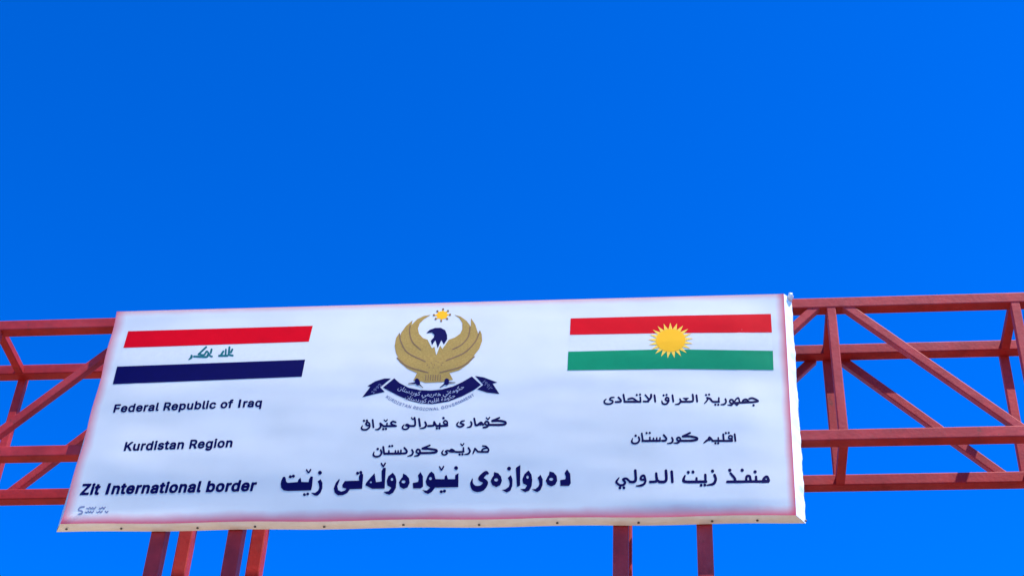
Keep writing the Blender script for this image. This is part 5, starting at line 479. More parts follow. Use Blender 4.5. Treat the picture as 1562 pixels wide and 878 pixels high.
  'Zit International border': [[2082,280,2095,275,2107,265,2113,254,2115,242,2113,229,2110,221,2096,208,2105,200,2108,192,2108,0,2104,-12,2095,-18,2057,-18,2046,-12,2042,0,2042,192,2045,201,2055,208,2048,213,2041,221,2038,229,2036,242,2040,258,2049,271,2066,279],[282,280,295,277,307,269,314,258,318,246,317,233,313,221,307,214,299,208,309,200,312,192,312,0,308,-12,299,-18,262,-18,255,-17,249,-12,245,0,245,192,249,202,258,208,244,221,241,229,239,242,243,258,253,271,266,278],[3812,271,3820,265,3823,254,3823,0,3822,-8,3816,-15,3807,-18,3774,-18,3757,-12,3741,-19,3716,-22,3699,-21,3678,-15,3666,-8,3653,2,3640,17,3630,33,3623,54,3618,75,3618,113,3624,138,3630,154,3639,171,3650,183,3666,196,3682,205,3699,209,3728,210,3745,207,3753,203,3756,208,3756,254,3761,267,3766,271,3774,272],[3078,272,3087,267,3092,258,3093,204,3095,203,3107,208,3132,210,3149,209,3170,203,3187,194,3199,183,3207,173,3218,154,3226,133,3230,113,3230,75,3226,54,3218,33,3209,17,3195,1,3183,-8,3170,-15,3153,-20,3132,-22,3120,-21,3103,-18,3091,-12,3074,-18,3041,-18,3030,-12,3026,-4,3026,258,3031,267,3041,272],[2857,271,2866,265,2869,254,2869,46,2887,44,2894,38,2897,29,2902,0,2900,-8,2895,-14,2887,-17,2870,-19,2845,-18,2831,-12,2819,-4,2810,8,2804,21,2802,42,2802,258,2807,267,2816,272],[682,271,691,264,694,254,694,-4,689,-12,678,-18,632,-18,622,-12,617,0,618,258,622,267,632,272],[203,272,211,267,216,258,216,225,97,50,99,47,199,47,207,46,213,42,218,33,218,0,216,-9,208,-17,199,-18,20,-18,12,-16,7,-12,3,-4,4,29,122,204,120,207,116,208,20,208,12,210,4,217,2,225,2,254,4,263,12,271,20,272],[1966,254,1977,250,1982,242,1983,213,1987,208,2012,207,2019,200,2022,192,2022,163,2020,154,2012,147,1987,145,1983,142,1984,46,1987,44,2007,45,2016,40,2020,33,2027,4,2027,-4,2020,-14,2012,-18,1995,-20,1970,-19,1953,-14,1937,-4,1924,12,1918,29,1917,46,1917,142,1916,144,1903,146,1895,149,1890,154,1888,163,1889,196,1894,204,1899,207,1916,208,1917,238,1920,247,1924,251,1932,254],[1032,254,1045,250,1051,242,1051,213,1053,208,1078,207,1087,201,1090,192,1090,163,1087,153,1078,147,1053,145,1051,142,1052,46,1057,44,1074,45,1082,41,1088,33,1095,4,1095,-4,1091,-11,1087,-15,1074,-19,1053,-20,1032,-18,1018,-12,1007,-6,995,8,987,25,985,33,985,142,982,145,970,146,962,149,957,154,955,163,956,196,961,204,966,207,983,208,985,213,985,238,987,246,991,250,999,254],[399,254,412,250,418,242,420,208,445,207,453,202,457,192,457,163,453,152,445,147,420,145,418,142,419,46,424,44,441,45,449,42,455,33,462,4,462,-4,457,-12,453,-15,441,-19,420,-20,399,-18,372,-4,362,8,354,25,352,33,352,142,349,145,337,146,329,150,325,154,323,163,324,196,332,206,349,208,352,213,352,238,354,246,358,250,366,254],[4195,210,4203,205,4208,196,4208,158,4205,150,4195,143,4174,145,4157,141,4148,133,4145,125,4143,0,4142,-8,4137,-14,4128,-18,4095,-18,4087,-17,4078,-8,4077,0,4077,188,4078,198,4087,206,4095,208,4128,208,4141,203,4162,209],[3970,209,3991,203,4011,192,4029,175,4039,158,4049,133,4052,117,4052,83,4049,74,4045,70,4037,67,4036,63,4047,54,4049,42,4045,29,4037,15,4020,-2,4007,-10,3995,-16,3970,-21,3953,-22,3932,-21,3915,-17,3895,-6,3882,4,3862,32,3854,50,3849,71,3848,92,3849,117,3858,150,3867,167,3881,183,3895,195,3912,204,3932,209],[3599,210,3607,205,3612,196,3612,158,3609,150,3599,143,3578,145,3562,141,3552,133,3549,125,3547,0,3546,-8,3541,-14,3532,-18,3491,-17,3482,-10,3480,0,3481,196,3486,204,3495,208,3528,208,3545,203,3566,209],[3370,209,3388,204,3407,194,3422,183,3443,154,3451,133,3454,117,3455,96,3454,71,3451,54,3443,33,3432,17,3416,0,3391,-15,3374,-20,3353,-22,3332,-21,3312,-16,3295,-8,3280,4,3266,21,3252,50,3247,71,3246,96,3247,117,3259,154,3269,171,3284,188,3295,196,3312,204,3328,209,3349,210],[2699,209,2724,201,2745,188,2758,171,2765,154,2768,125,2768,-4,2764,-12,2753,-18,2720,-18,2703,-13,2674,-22,2645,-22,2620,-14,2603,-3,2591,11,2584,25,2580,38,2579,54,2583,79,2595,100,2610,113,2620,117,2621,121,2591,131,2584,142,2584,150,2592,167,2606,183,2628,200,2645,206,2666,210],[2491,209,2503,206,2528,192,2545,171,2552,154,2556,121,2556,0,2555,-8,2546,-17,2537,-18,2503,-18,2495,-14,2491,-9,2489,0,2488,125,2486,133,2479,142,2470,145,2462,146,2449,143,2443,138,2435,121,2434,0,2433,-8,2428,-14,2420,-18,2387,-18,2378,-17,2370,-9,2368,0,2368,188,2370,199,2378,207,2387,208,2420,208,2432,200,2457,209,2474,210],[2257,209,2278,204,2295,195,2310,183,2328,158,2337,138,2342,117,2343,96,2342,71,2337,50,2323,21,2309,4,2295,-7,2278,-16,2257,-21,2237,-22,2216,-21,2199,-16,2182,-7,2170,2,2157,17,2146,33,2138,54,2133,92,2138,133,2145,154,2157,171,2167,183,2182,195,2199,204,2216,209,2237,210],[1807,209,1832,201,1853,188,1866,171,1873,154,1876,142,1877,125,1877,-4,1873,-12,1862,-18,1824,-18,1812,-13,1795,-20,1782,-22,1753,-22,1728,-14,1712,-3,1699,11,1692,25,1688,38,1687,54,1691,79,1704,100,1719,113,1728,117,1729,121,1699,132,1693,142,1693,150,1701,167,1714,183,1737,199,1753,206,1774,210],[1599,209,1612,206,1637,191,1648,179,1661,154,1664,121,1664,0,1663,-8,1654,-17,1645,-18,1612,-18,1603,-13,1599,-8,1598,0,1597,125,1595,133,1588,142,1578,145,1570,146,1556,142,1548,133,1544,125,1543,0,1542,-8,1537,-14,1528,-18,1495,-18,1487,-17,1478,-10,1476,0,1476,188,1478,200,1482,204,1491,208,1528,208,1541,200,1566,209,1582,210],[1449,209,1456,204,1460,196,1460,158,1457,151,1453,146,1445,143,1424,144,1412,142,1403,137,1397,125,1396,0,1395,-8,1391,-13,1382,-18,1345,-18,1339,-17,1330,-8,1329,0,1330,196,1335,204,1345,208,1378,208,1387,206,1391,202,1416,210,1441,210],[1224,209,1249,201,1264,192,1281,175,1292,158,1302,129,1305,83,1303,75,1299,71,1290,67,1289,63,1295,60,1300,54,1302,42,1293,21,1284,8,1270,-3,1253,-13,1237,-19,1220,-22,1187,-21,1166,-16,1149,-7,1132,7,1115,29,1106,50,1102,71,1100,92,1102,117,1106,138,1120,167,1134,183,1149,196,1166,204,1182,209,1212,210],[878,209,895,205,916,192,928,179,941,154,944,121,944,0,943,-8,934,-17,924,-18,891,-18,882,-13,879,-8,878,0,877,125,875,133,868,142,853,146,836,142,828,133,824,125,823,0,822,-8,816,-15,807,-18,774,-18,766,-17,757,-8,756,0,756,188,757,198,766,207,774,208,807,208,816,204,820,200,845,209,862,210],[3956,146,3945,146,3932,141,3927,138,3922,129,3978,128,3977,133,3970,141],[3726,146,3712,145,3699,138,3689,121,3686,96,3688,75,3693,58,3706,46,3720,42,3737,45,3745,53,3752,67,3756,92,3754,117,3749,129,3738,142],[3356,146,3341,145,3328,138,3318,121,3314,104,3314,83,3320,63,3328,50,3337,45,3345,42,3357,42,3374,51,3384,67,3388,83,3388,104,3382,125,3377,133,3370,141],[3132,146,3120,146,3107,139,3098,125,3093,108,3092,83,3096,67,3107,49,3120,42,3132,42,3148,50,3157,65,3162,83,3162,108,3155,129,3145,142],[2687,146,2670,146,2662,143,2651,133,2649,125,2699,132,2701,133,2697,142],[2243,146,2224,144,2212,134,2205,121,2201,96,2204,71,2212,54,2224,45,2237,42,2245,42,2253,45,2264,54,2271,67,2275,92,2273,113,2267,129,2255,142],[1796,146,1778,146,1770,143,1759,133,1757,125,1807,132,1808,138,1805,142],[1208,146,1199,146,1187,142,1180,138,1175,129,1231,129,1230,133,1224,140],[2701,67,2699,69,2695,69,2662,64,2648,58,2647,50,2649,46,2657,42,2678,43,2687,45,2693,50,2700,63],[1809,67,1807,69,1791,67,1762,61,1757,58,1755,50,1758,46,1766,42,1787,43,1795,45,1801,50,1807,58],[3986,63,3982,66,3978,67,3924,66,3920,63,3928,51,3935,46,3941,44,3957,41,3970,44,3978,49],[1238,63,1237,66,1232,67,1178,67,1174,66,1173,63,1178,54,1191,44,1212,41,1228,47]],
  'KURDISTAN REGIONAL GOVERNMENT': [[4968,263,5001,256,5018,247,5036,233,5051,217,5063,196,5075,154,5075,100,5069,75,5061,54,5047,33,5020,8,5001,-1,4980,-8,4934,-8,4894,8,4868,34,4854,54,4845,75,4839,100,4839,154,4845,179,4854,200,4864,217,4880,235,4897,248,4918,257,4938,262],[4684,263,4713,257,4734,246,4751,233,4775,200,4782,175,4781,171,4776,168,4738,169,4730,188,4722,200,4709,211,4693,219,4672,222,4659,221,4636,213,4613,191,4605,176,4598,150,4597,108,4606,75,4625,50,4637,42,4659,34,4688,34,4709,42,4718,48,4726,56,4733,67,4739,92,4734,94,4676,96,4674,129,4680,134,4780,133,4783,125,4782,79,4768,40,4757,25,4731,4,4713,-3,4693,-8,4651,-8,4626,0,4597,18,4580,36,4568,54,4560,75,4554,100,4554,154,4560,179,4568,200,4593,234,4609,247,4630,257,4651,262],[3501,263,3530,257,3551,247,3568,234,3582,217,3594,196,3606,154,3606,100,3600,75,3592,54,3578,33,3552,8,3530,-2,3509,-8,3468,-8,3426,8,3409,21,3385,54,3377,75,3371,100,3369,125,3371,154,3377,179,3385,200,3409,234,3426,246,3447,257,3468,262],[3043,263,3068,257,3088,248,3109,231,3118,221,3131,200,3138,175,3137,171,3130,168,3097,169,3080,198,3063,213,3051,218,3018,221,2992,213,2970,192,2961,175,2954,150,2952,129,2954,108,2962,75,2981,50,2993,42,3013,34,3043,33,3072,47,3081,54,3088,66,3095,92,3093,94,3038,94,3032,96,3030,129,3034,134,3038,134,3136,133,3140,129,3138,79,3133,58,3125,42,3113,26,3088,5,3068,-4,3051,-8,3005,-8,2981,0,2951,19,2934,38,2924,54,2916,75,2910,100,2910,154,2916,179,2924,200,2934,217,2951,236,2968,248,2988,258,3026,264],[1372,263,1403,254,1428,238,1443,217,1448,204,1449,188,1447,184,1409,183,1405,188,1400,204,1388,215,1372,221,1347,223,1330,219,1314,208,1307,196,1308,179,1313,170,1330,159,1401,138,1430,120,1444,104,1450,92,1453,71,1452,54,1447,39,1434,19,1407,0,1376,-9,1334,-9,1303,0,1293,5,1278,17,1262,42,1258,54,1257,71,1263,74,1297,74,1300,71,1307,50,1322,38,1343,32,1363,31,1384,36,1401,47,1409,63,1408,79,1393,95,1313,120,1284,139,1272,152,1266,167,1264,200,1269,217,1276,228,1297,248,1326,260,1355,264],[7222,259,7225,250,7225,225,7222,221,7151,220,7145,217,7145,0,7143,-5,7138,-6,7105,-6,7101,0,7101,217,7097,220,7026,220,7021,225,7022,256,7026,260,7030,260],[6959,259,6962,254,6962,0,6960,-4,6955,-6,6918,-6,6913,-4,6793,188,6792,0,6788,-5,6751,-5,6748,0,6748,254,6750,258,6793,260,6797,258,6916,71,6918,66,6917,254,6922,260],[6676,260,6680,258,6682,254,6682,225,6679,221,6559,219,6559,149,6668,149,6672,146,6673,142,6673,117,6672,111,6668,108,6559,107,6558,38,6563,35,6680,34,6683,29,6681,-4,6676,-6,6518,-5,6514,0,6514,254,6516,258],[6434,260,6440,254,6440,0,6438,-4,6434,-6,6405,-6,6399,-4,6397,0,6397,176,6395,167,6390,158,6326,-3,6322,-6,6297,-6,6290,-4,6287,0,6218,178,6218,0,6213,-6,6180,-6,6177,-4,6175,0,6175,254,6177,258,6230,258,6309,59,6320,92,6384,257,6388,260],[6097,260,6102,254,6102,0,6100,-4,6093,-6,6059,-6,6053,-4,5934,185,5931,179,5932,0,5930,-4,5926,-6,5893,-6,5890,-4,5888,0,5888,254,5890,258,5936,258,6055,70,6057,75,6057,254,6059,259,6063,260],[5751,259,5772,255,5797,242,5814,221,5821,204,5825,175,5821,146,5815,133,5806,121,5781,100,5834,0,5830,-6,5788,-5,5734,92,5684,93,5681,-4,5676,-6,5643,-6,5638,0,5638,255,5643,260,5647,260],[5568,260,5572,255,5572,250,5572,225,5568,220,5451,220,5448,217,5449,150,5559,149,5563,146,5564,142,5564,113,5559,108,5451,108,5448,104,5448,38,5451,35,5572,34,5574,29,5572,-4,5568,-6,5413,-6,5406,-4,5404,0,5405,257,5409,260],[5351,259,5352,250,5259,-3,5255,-6,5213,-5,5118,256,5122,260,5155,260,5159,260,5163,254,5234,53,5238,56,5309,258],[4263,259,4266,254,4266,38,4272,35,4380,35,4384,31,4385,25,4385,0,4380,-6,4230,-6,4224,-4,4222,0,4222,254,4226,260],[4072,260,4077,254,4170,4,4169,-4,4163,-6,4130,-6,4127,-4,4101,64,4009,65,4004,63,3980,-4,3938,-5,3935,0,3936,4,4028,254,4034,260],[3880,260,3884,254,3884,0,3882,-4,3876,-6,3843,-6,3836,-4,3734,154,3718,185,3714,175,3715,0,3713,-4,3709,-6,3676,-6,3673,-4,3671,0,3671,254,3673,258,3719,258,3838,70,3840,254,3843,259,3847,260],[3318,259,3320,250,3320,225,3318,221,3280,220,3277,217,3277,42,3280,35,3318,33,3320,29,3318,-4,3313,-6,3193,-5,3189,0,3189,29,3191,33,3230,35,3233,38,3233,217,3230,220,3192,221,3189,225,3189,254,3193,259,3197,260],[2851,259,2853,254,2853,225,2850,221,2730,219,2730,149,2838,149,2843,146,2844,142,2844,117,2843,110,2838,108,2730,107,2729,38,2734,35,2851,34,2854,29,2852,-4,2847,-6,2688,-6,2684,0,2684,254,2686,258],[2547,259,2568,255,2593,242,2611,221,2617,204,2621,175,2617,146,2603,121,2577,100,2629,4,2630,-3,2626,-6,2584,-5,2531,92,2484,93,2479,92,2479,0,2477,-4,2472,-6,2438,-5,2435,0,2435,254,2438,259,2443,260],[2238,260,2243,254,2243,0,2241,-4,2234,-6,2201,-6,2195,-4,2076,185,2073,179,2074,0,2072,-5,2068,-6,2034,-6,2031,-4,2029,0,2030,257,2034,260,2077,258,2197,71,2199,79,2199,254,2205,260],[1880,260,1884,254,1977,4,1976,-4,1972,-6,1934,-5,1909,63,1905,65,1818,65,1811,63,1787,-4,1784,-6,1747,-5,1743,0,1744,4,1835,254,1838,259,1843,260],[1701,260,1706,254,1706,225,1703,221,1630,220,1625,217,1625,0,1623,-4,1618,-6,1584,-5,1581,0,1581,217,1576,220,1505,220,1501,225,1501,254,1503,258,1509,260],[1205,259,1208,254,1208,225,1205,221,1168,220,1165,217,1165,38,1168,35,1206,33,1208,29,1206,-4,1201,-6,1080,-5,1077,0,1077,29,1079,33,1118,35,1121,38,1121,213,1121,217,1118,220,1080,221,1077,225,1077,254,1080,259,1084,260],[930,259,951,254,987,233,1002,217,1014,196,1027,154,1028,129,1027,100,1014,58,1001,38,988,24,972,11,951,2,926,-4,901,-6,822,-6,818,-4,816,0,816,254,822,260],[680,259,700,254,726,240,742,221,751,196,752,163,743,134,734,121,708,100,760,4,760,-4,755,-6,718,-6,714,-4,662,92,613,93,610,88,609,-2,605,-6,572,-6,568,-4,566,0,566,254,572,260],[488,260,493,254,493,88,491,67,481,38,468,21,455,11,428,-4,409,-9,368,-9,348,-4,330,4,308,21,298,33,289,50,284,71,282,88,282,250,284,258,322,260,326,254,326,92,330,67,341,50,355,39,368,34,388,32,409,34,422,40,435,50,445,67,449,92,449,254,455,260],[226,260,230,254,229,250,132,146,131,142,228,4,230,0,228,-4,222,-6,188,-6,182,-4,101,110,97,111,68,79,68,0,66,-4,59,-6,26,-4,24,0,24,254,26,258,63,260,68,256,68,150,72,143,178,258],[4970,221,4947,221,4934,218,4918,210,4906,200,4897,189,4887,167,4881,129,4885,92,4898,63,4909,51,4922,42,4943,34,4955,32,4984,38,5005,51,5016,63,5023,75,5032,108,5032,146,5022,181,5015,192,5004,204,4984,217],[3501,221,3472,220,3459,216,3442,204,3431,192,3423,179,3414,146,3415,104,3422,79,3430,63,3451,43,3463,37,3488,32,3518,39,3538,53,3554,75,3563,108,3563,146,3554,179,3546,192,3530,208,3516,217],[5753,217,5730,220,5684,219,5684,135,5743,134,5759,138,5772,146,5780,167,5778,192,5769,208],[2549,217,2526,220,2480,219,2480,135,2538,134,2555,138,2568,146,2573,154,2577,167,2575,192,2565,208],[929,217,901,220,863,220,860,217,860,42,860,38,863,35,918,36,947,45,959,54,968,64,981,92,984,113,984,146,976,175,959,200,947,209],[681,217,655,220,613,220,610,217,610,138,613,134,672,134,688,139,701,149,708,171,706,192,697,208],[1859,204,1827,108,1830,105,1888,105,1893,108],[4056,196,4055,200,4051,200,4020,108,4022,106,4080,105,4084,106,4086,108]],
  '1992': [[813,263,837,254,859,237,873,212,876,200,877,175,869,150,854,125,773,37,780,35,876,35,881,29,880,-4,876,-7,871,-7,709,-7,705,0,705,25,707,29,815,146,830,171,832,187,830,200,820,212,805,220,788,222,771,218,759,208,753,196,750,179,746,174,709,174,705,179,705,183,710,212,725,237,747,254,776,264,792,265],[588,263,609,255,623,246,635,233,643,221,651,205,654,187,654,162,651,146,640,117,630,100,559,-4,555,-7,517,-7,512,-4,511,0,512,4,570,87,567,90,546,91,521,99,506,108,496,119,489,129,482,146,478,175,480,196,488,221,496,233,521,254,551,264,567,265],[363,263,384,254,396,246,409,233,416,221,424,204,428,187,428,171,424,146,419,129,403,100,333,-4,326,-7,292,-7,286,-4,285,0,286,4,343,87,338,90,317,91,302,96,280,108,271,117,260,133,252,158,251,175,253,196,262,221,270,233,280,243,292,252,309,260,326,265,342,265],[142,260,145,254,145,37,151,34,199,33,202,29,202,25,201,-4,196,-7,192,-7,38,-7,34,-6,31,0,31,29,34,33,92,34,96,35,99,37,99,204,96,208,50,175,42,172,37,175,36,179,37,217,96,261,138,261],[578,221,559,222,542,215,529,200,523,183,524,167,532,146,542,137,559,130,576,130,592,138,603,150,609,167,609,183,603,200,592,214],[351,221,334,222,318,217,305,204,299,192,297,175,301,156,306,146,313,139,330,130,346,129,363,136,377,150,382,167,383,183,377,200,367,213]],
}

def mark(key):
    out = []
    for c in MARKS[key]:
        out.append([rel((c[i] * 0.0005, c[i + 1] * 0.0005)) for i in range(0, len(c), 2)])
    return out

def text_mesh(body, weight=0.0, spacing=1.0):
    if body in LATIN:
        return curve_fill([[(c[i] * 0.002, c[i + 1] * 0.002) for i in range(0, len(c), 2)] for c in LATIN[body]])
    cu = bpy.data.curves.new('t', 'FONT')
    cu.body = body; cu.size = 1; cu.offset = weight; cu.space_character = spacing
    cu.resolution_u = 4; cu.fill_mode = 'BOTH'; cu.dimensions = '2D'
    o = bpy.data.objects.new('t', cu); col.objects.link(o)
    dg = bpy.context.evaluated_depsgraph_get()
    me = bpy.data.meshes.new_from_object(o.evaluated_get(dg))
    bpy.data.objects.remove(o); bpy.data.curves.remove(cu)
    b_ = bmesh.new(); b_.from_mesh(me); bpy.data.meshes.remove(me)
    bmesh.ops.remove_doubles(b_, verts=b_.verts, dist=1e-5)
    return b_

def finish(b_, name, material, parent, lift, label=None):
    drape(b_, lift)
    bmesh.ops.recalc_face_normals(b_, faces=b_.faces)
    for f in b_.faces:
        if f.normal.y > 0: f.normal_flip()
    me = bpy.data.meshes.new(name); b_.to_mesh(me); b_.free(); me.materials.append(material)
    for p in me.polygons: p.use_smooth = True
    o = bpy.data.objects.new(name, me); col.objects.link(o); o.parent = parent
    if label: o['label'] = label
    return o

def text_line(name, body, p0, p1, cap, material, weight, label, spacing=1.0, lean=0.0, fx=None):
    """Latin line whose ink runs from p0 to p1 along its baseline, capital height cap"""
    b_ = text_mesh(body, weight, spacing)
    xs = [v.co.x for v in b_.verts]
    x0, w = min(xs), max(xs) - min(xs)
    p0, p1 = Vector(rel(p0)), Vector(rel(p1))
    d = p1 - p0; L = d.length; d.normalize(); n = Vector((-d.y, d.x))
    sz = cap / 0.515
    for v in b_.verts:
        y = v.co.y * sz
        q = p0 + d * ((v.co.x - x0) / w * L + y * lean) + n * y
        v.co = Vector((q.x, 0, q.y))
    return finish(b_, name, material, sign, 0.0012, label)

FORMS = {}
def arc_text(name, body, pts, height, material, parent, lift, weight=0.0, spacing=1.0, base=-0.35):
    """a line of lettering bent along an arc through pts"""
    b_ = text_mesh(body, weight, spacing)
    xs = [v.co.x for v in b_.verts]
    x0, w = min(xs), max(xs) - min(xs)
    P = [Vector(rel(p)) for p in pts]
    dense = []
    for k in range(81):
        t = k / 80 * (len(P) - 1); i = min(int(t), len(P) - 2); f = t - i
        a, b2, c, d = P[max(i - 1, 0)], P[i], P[i + 1], P[min(i + 2, len(P) - 1)]
        if len(P) == 2: dense.append(P[0].lerp(P[1], f)); continue
        dense.append(0.5 * (2 * b2 + (c - a) * f + (2 * a - 5 * b2 + 4 * c - d) * f * f + (3 * b2 - a - 3 * c + d) * f ** 3))
    cum = [0]
    for a, b2 in zip(dense[:-1], dense[1:]): cum.append(cum[-1] + (b2 - a).length)
    for v in b_.verts:
        s = (v.co.x - x0) / w * cum[-1]
        k = max(0, min(79, next((i for i in range(80) if cum[i + 1] >= s), 79)))
        d = (dense[k + 1] - dense[k]).normalized(); n = Vector((-d.y, d.x))
        q = dense[k] + d * (s - cum[k]) + n * ((v.co.y + base) * height)
        v.co = Vector((q.x, 0, q.y))
    return finish(b_, name, material, parent, lift)

# Iraqi flag
fl = printed('national_flag', [[rel(p) for p in ((-3.6450, 6.9400), (-2.4016, 6.9436), (-2.4225, 6.5305), (-3.6500, 6.5056))]], M['white'], sign, 0.0008, 'flag of red over white over navy with green script')
printed('flag_stripe', [[rel(p) for p in ((-3.6314, 6.9400), (-2.4016, 6.9436), (-2.4116, 6.8123), (-3.6369, 6.8013))]], M['red'], fl, 0.0016, 'red upper stripe')
printed('flag_stripe', [[rel(p) for p in ((-3.6477, 6.6481), (-2.4175, 6.6661), (-2.4225, 6.5305), (-3.6483, 6.5056))]], M['navy'], fl, 0.0016, 'navy lower stripe')
printed('flag_script', mark('script'), M['script'], fl, 0.0016, 'small dark green Kufic script')
# Kurdish flag
fl = printed('national_flag', [[rel(p) for p in ((-0.7281, 6.9469), (-0.0967, 6.9455), (0.5366, 6.9390), (0.5289, 6.4930), (-0.1014, 6.5209), (-0.7391, 6.5291))]], M['white'], sign, 0.0008, 'flag of red, white and green with a yellow sun')
printed('flag_stripe', [[rel(p) for p in ((-0.7281, 6.9469), (-0.0967, 6.9465), (0.5366, 6.9390), (0.5354, 6.7889), (-0.0967, 6.8050), (-0.7303, 6.8122))]], M['red'], fl, 0.0016, 'red upper stripe')
printed('flag_stripe', [[rel(p) for p in ((-0.7374, 6.6772), (-0.0988, 6.6757), (0.5332, 6.6427), (0.5289, 6.4930), (-0.1014, 6.5209), (-0.7391, 6.5291))]], M['green'], fl, 0.0016, 'green lower stripe')
cx, cz = rel((-0.0957, 6.7459))
star = []
for k in range(42):
    a = math.pi / 2 + k * math.pi / 21
    r = 0.143 if k % 2 == 0 else 0.089
    star.append((cx + r * math.cos(a), cz + r * math.sin(a)))
printed('sun_rays', [star], M['ray'], fl, 0.0024, 'pale yellow sun of twenty one rays')
printed('sun_disc', [[(cx + 0.0915 * math.cos(k * math.pi / 24), cz + 0.0915 * math.sin(k * math.pi / 24)) for k in range(48)]], M['yellow'], fl, 0.0031)
# emblem
def split(loops, n):
    """group contours into n clusters by height, top one first"""
    L = sorted(loops, key=lambda c: -sum(p[1] for p in c) / len(c))
    zs = [sum(p[1] for p in c) / len(c) for c in L]
    cut = sorted(sorted(range(1, len(L)), key=lambda i: zs[i - 1] - zs[i])[-(n - 1):])
    return [L[i:j] for i, j in zip([0] + cut, cut + [len(L)])]
em = printed('eagle', mark('eagle'), M['gold'], sign, 0.0012, 'golden eagle with raised wings')
printed('neck_feathers', mark('neck'), M['white'], em, 0.0018)
printed('feather_lines', mark('feather_lines'), M['brown'], em, 0.0019)
hd, ft = split(mark('head'), 2)
printed('head', hd, M['navy'], em, 0.0025, 'navy head with hooked beak')
for c in ft: printed('foot', [c], M['navy'], em, 0.0025)
sm = printed('emblem_sun', mark('small_sun'), M['yellow'], sign, 0.0012, 'small yellow sun over the wings')
for c in mark('sun_tips'): printed('sun_tip', [c], M['brown'], sm, 0.0018)
rb = printed('emblem_ribbon', mark('ribbon'), M['navy'], sign, 0.0012, 'curved navy ribbon with white writing')
AR = {
 'ب': (0xFE8F, 0xFE90, 0xFE91, 0xFE92), 'ت': (0xFE95, 0xFE96, 0xFE97, 0xFE98), 'ح': (0xFEA1, 0xFEA2, 0xFEA3, 0xFEA4),
 'د': (0xFEA9, 0xFEAA, 0, 0), 'ر': (0xFEAD, 0xFEAE, 0, 0), 'س': (0xFEB1, 0xFEB2, 0xFEB3, 0xFEB4), 'ق': (0xFED5, 0xFED6, 0xFED7, 0xFED8),
 'ك': (0xFED9, 0xFEDA, 0xFEDB, 0xFEDC), 'ل': (0xFEDD, 0xFEDE, 0xFEDF, 0xFEE0), 'م': (0xFEE1, 0xFEE2, 0xFEE3, 0xFEE4), 'ن': (0xFEE5, 0xFEE6, 0xFEE7, 0xFEE8),
 'ه': (0xFEE9, 0xFEEA, 0xFEEB, 0xFEEC), 'و': (0xFEED, 0xFEEE, 0, 0), 'ي': (0xFEF1, 0xFEF2, 0xFEF3, 0xFEF4), 'ا': (0xFE8D, 0xFE8E, 0, 0),
 'ة': (0xFE93, 0xFE94, 0, 0), 'ە': (0xFEE9, 0xFEEA, 0, 0),
}
def shape(s):
    out = []
    for i, ch in enumerate(s):
        if ch not in AR: out.append(ch); continue
        prev = i > 0 and s[i - 1] in AR and AR[s[i - 1]][2]
        nxt = i + 1 < len(s) and s[i + 1] in AR and AR[ch][2]
        k = (3 if nxt else 1) if prev else (2 if nxt else 0)
        out.append(chr(AR[ch][k]))
    return ''.join(reversed(out))
arc_text('ribbon_writing', shape('حكومەتي هەرێمي كوردستان'.replace('ێ', 'ي')), [(-1.7944, 6.4211), (-1.7034, 6.3788), (-1.586, 6.3612), (-1.4824, 6.369), (-1.3813, 6.4164)], 0.046, M['pale'], rb, 0.0018, 0.0, 1.0, -0.2)
arc_text('ribbon_writing', shape('حكومة اقليم كوردستان'), [(-1.7467, 6.3406), (-1.6632, 6.3119), (-1.5818, 6.3054), (-1.5017, 6.3145), (-1.4286, 6.3424)], 0.042, M['pale'], rb, 0.0018, 0.0, 1.0, -0.02)
arc_text('ribbon_year', '1992', [(-1.9608, 6.3897), (-1.9117, 6.4571)], 0.040, M['grey'], rb, 0.0018)
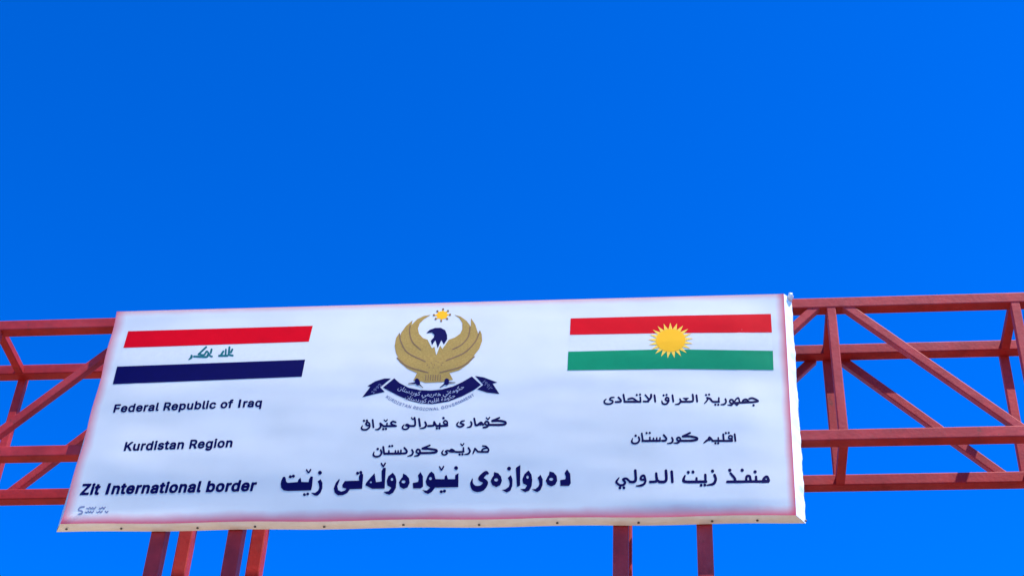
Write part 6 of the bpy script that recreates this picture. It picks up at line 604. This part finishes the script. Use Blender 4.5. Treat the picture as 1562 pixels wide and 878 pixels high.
arc_text('ribbon_year', '\u0661\u0669\u0669\u0662', [(-1.2622, 6.4598), (-1.2096, 6.3935)], 0.040, M['grey'], rb, 0.0018)
arc_text('emblem_caption', 'KURDISTAN REGIONAL GOVERNMENT', [(-1.8619, 6.3618), (-1.7605, 6.2982), (-1.6013, 6.2584), (-1.4534, 6.2827), (-1.3173, 6.3607)], 0.042, M['grey'], sign, 0.0012)
# lettering
text_line('lettering', 'Federal Republic of Iraq', (-3.6019, 6.2837), (-2.6511, 6.3034), 0.0590, M['ink'], 0, 'English line, Federal Republic of Iraq', 1, 0.02)
text_line('lettering', 'Kurdistan Region', (-3.4752, 5.9867), (-2.7930, 5.9990), 0.0625, M['ink'], 0, 'English line, Kurdistan Region', 1, 0.02)
text_line('lettering', 'Zit International border', (-3.6871, 5.6681), (-2.5994, 5.6754), 0.0740, M['navy'], 0.030, 'heavy English line, Zit International border', 1.04, 0.06)
printed('lettering', mark('border_gate'), M['navy'], sign, 0.0012, 'largest, heavy navy Kurdish line in the middle')
for lp, tx in zip(split(mark('kurdish'), 2), ('first small Kurdish line below the eagle', 'second small Kurdish line below the eagle')):
    printed('lettering', lp, M['ink'], sign, 0.0012, tx)
for lp, tx in zip(split(mark('arabic'), 2), ('first small Arabic line below the flag with the sun', 'second small Arabic line below the flag with the sun')):
    printed('lettering', lp, M['ink'], sign, 0.0012, tx)
printed('lettering', mark('crossing'), M['navy'], sign, 0.0012, 'bold Arabic line at the lower right')
printed('printer_mark', mark('printer_mark'), M['mark'], sign, 0.0012, 'tiny grey S shaped mark with two lines in the lower left corner')
# screws under the lower hem
for sx in (-3.745, -3.405, -2.935, -2.585, -2.165, -1.690, -1.240, -0.780, -0.305, 0.120, 0.380, 0.655):
    bm = bmesh.new()
    bmesh.ops.create_cone(bm, cap_ends=True, segments=12, radius1=0.008, radius2=0.006, depth=0.006)
    for v in bm.verts: v.co += Vector((sx - SX, TH * 0.52, back_pt((sx + 3.76) / 4.4, 0).z - 0.011))
    link('screw', bm, M['screw'], sign)
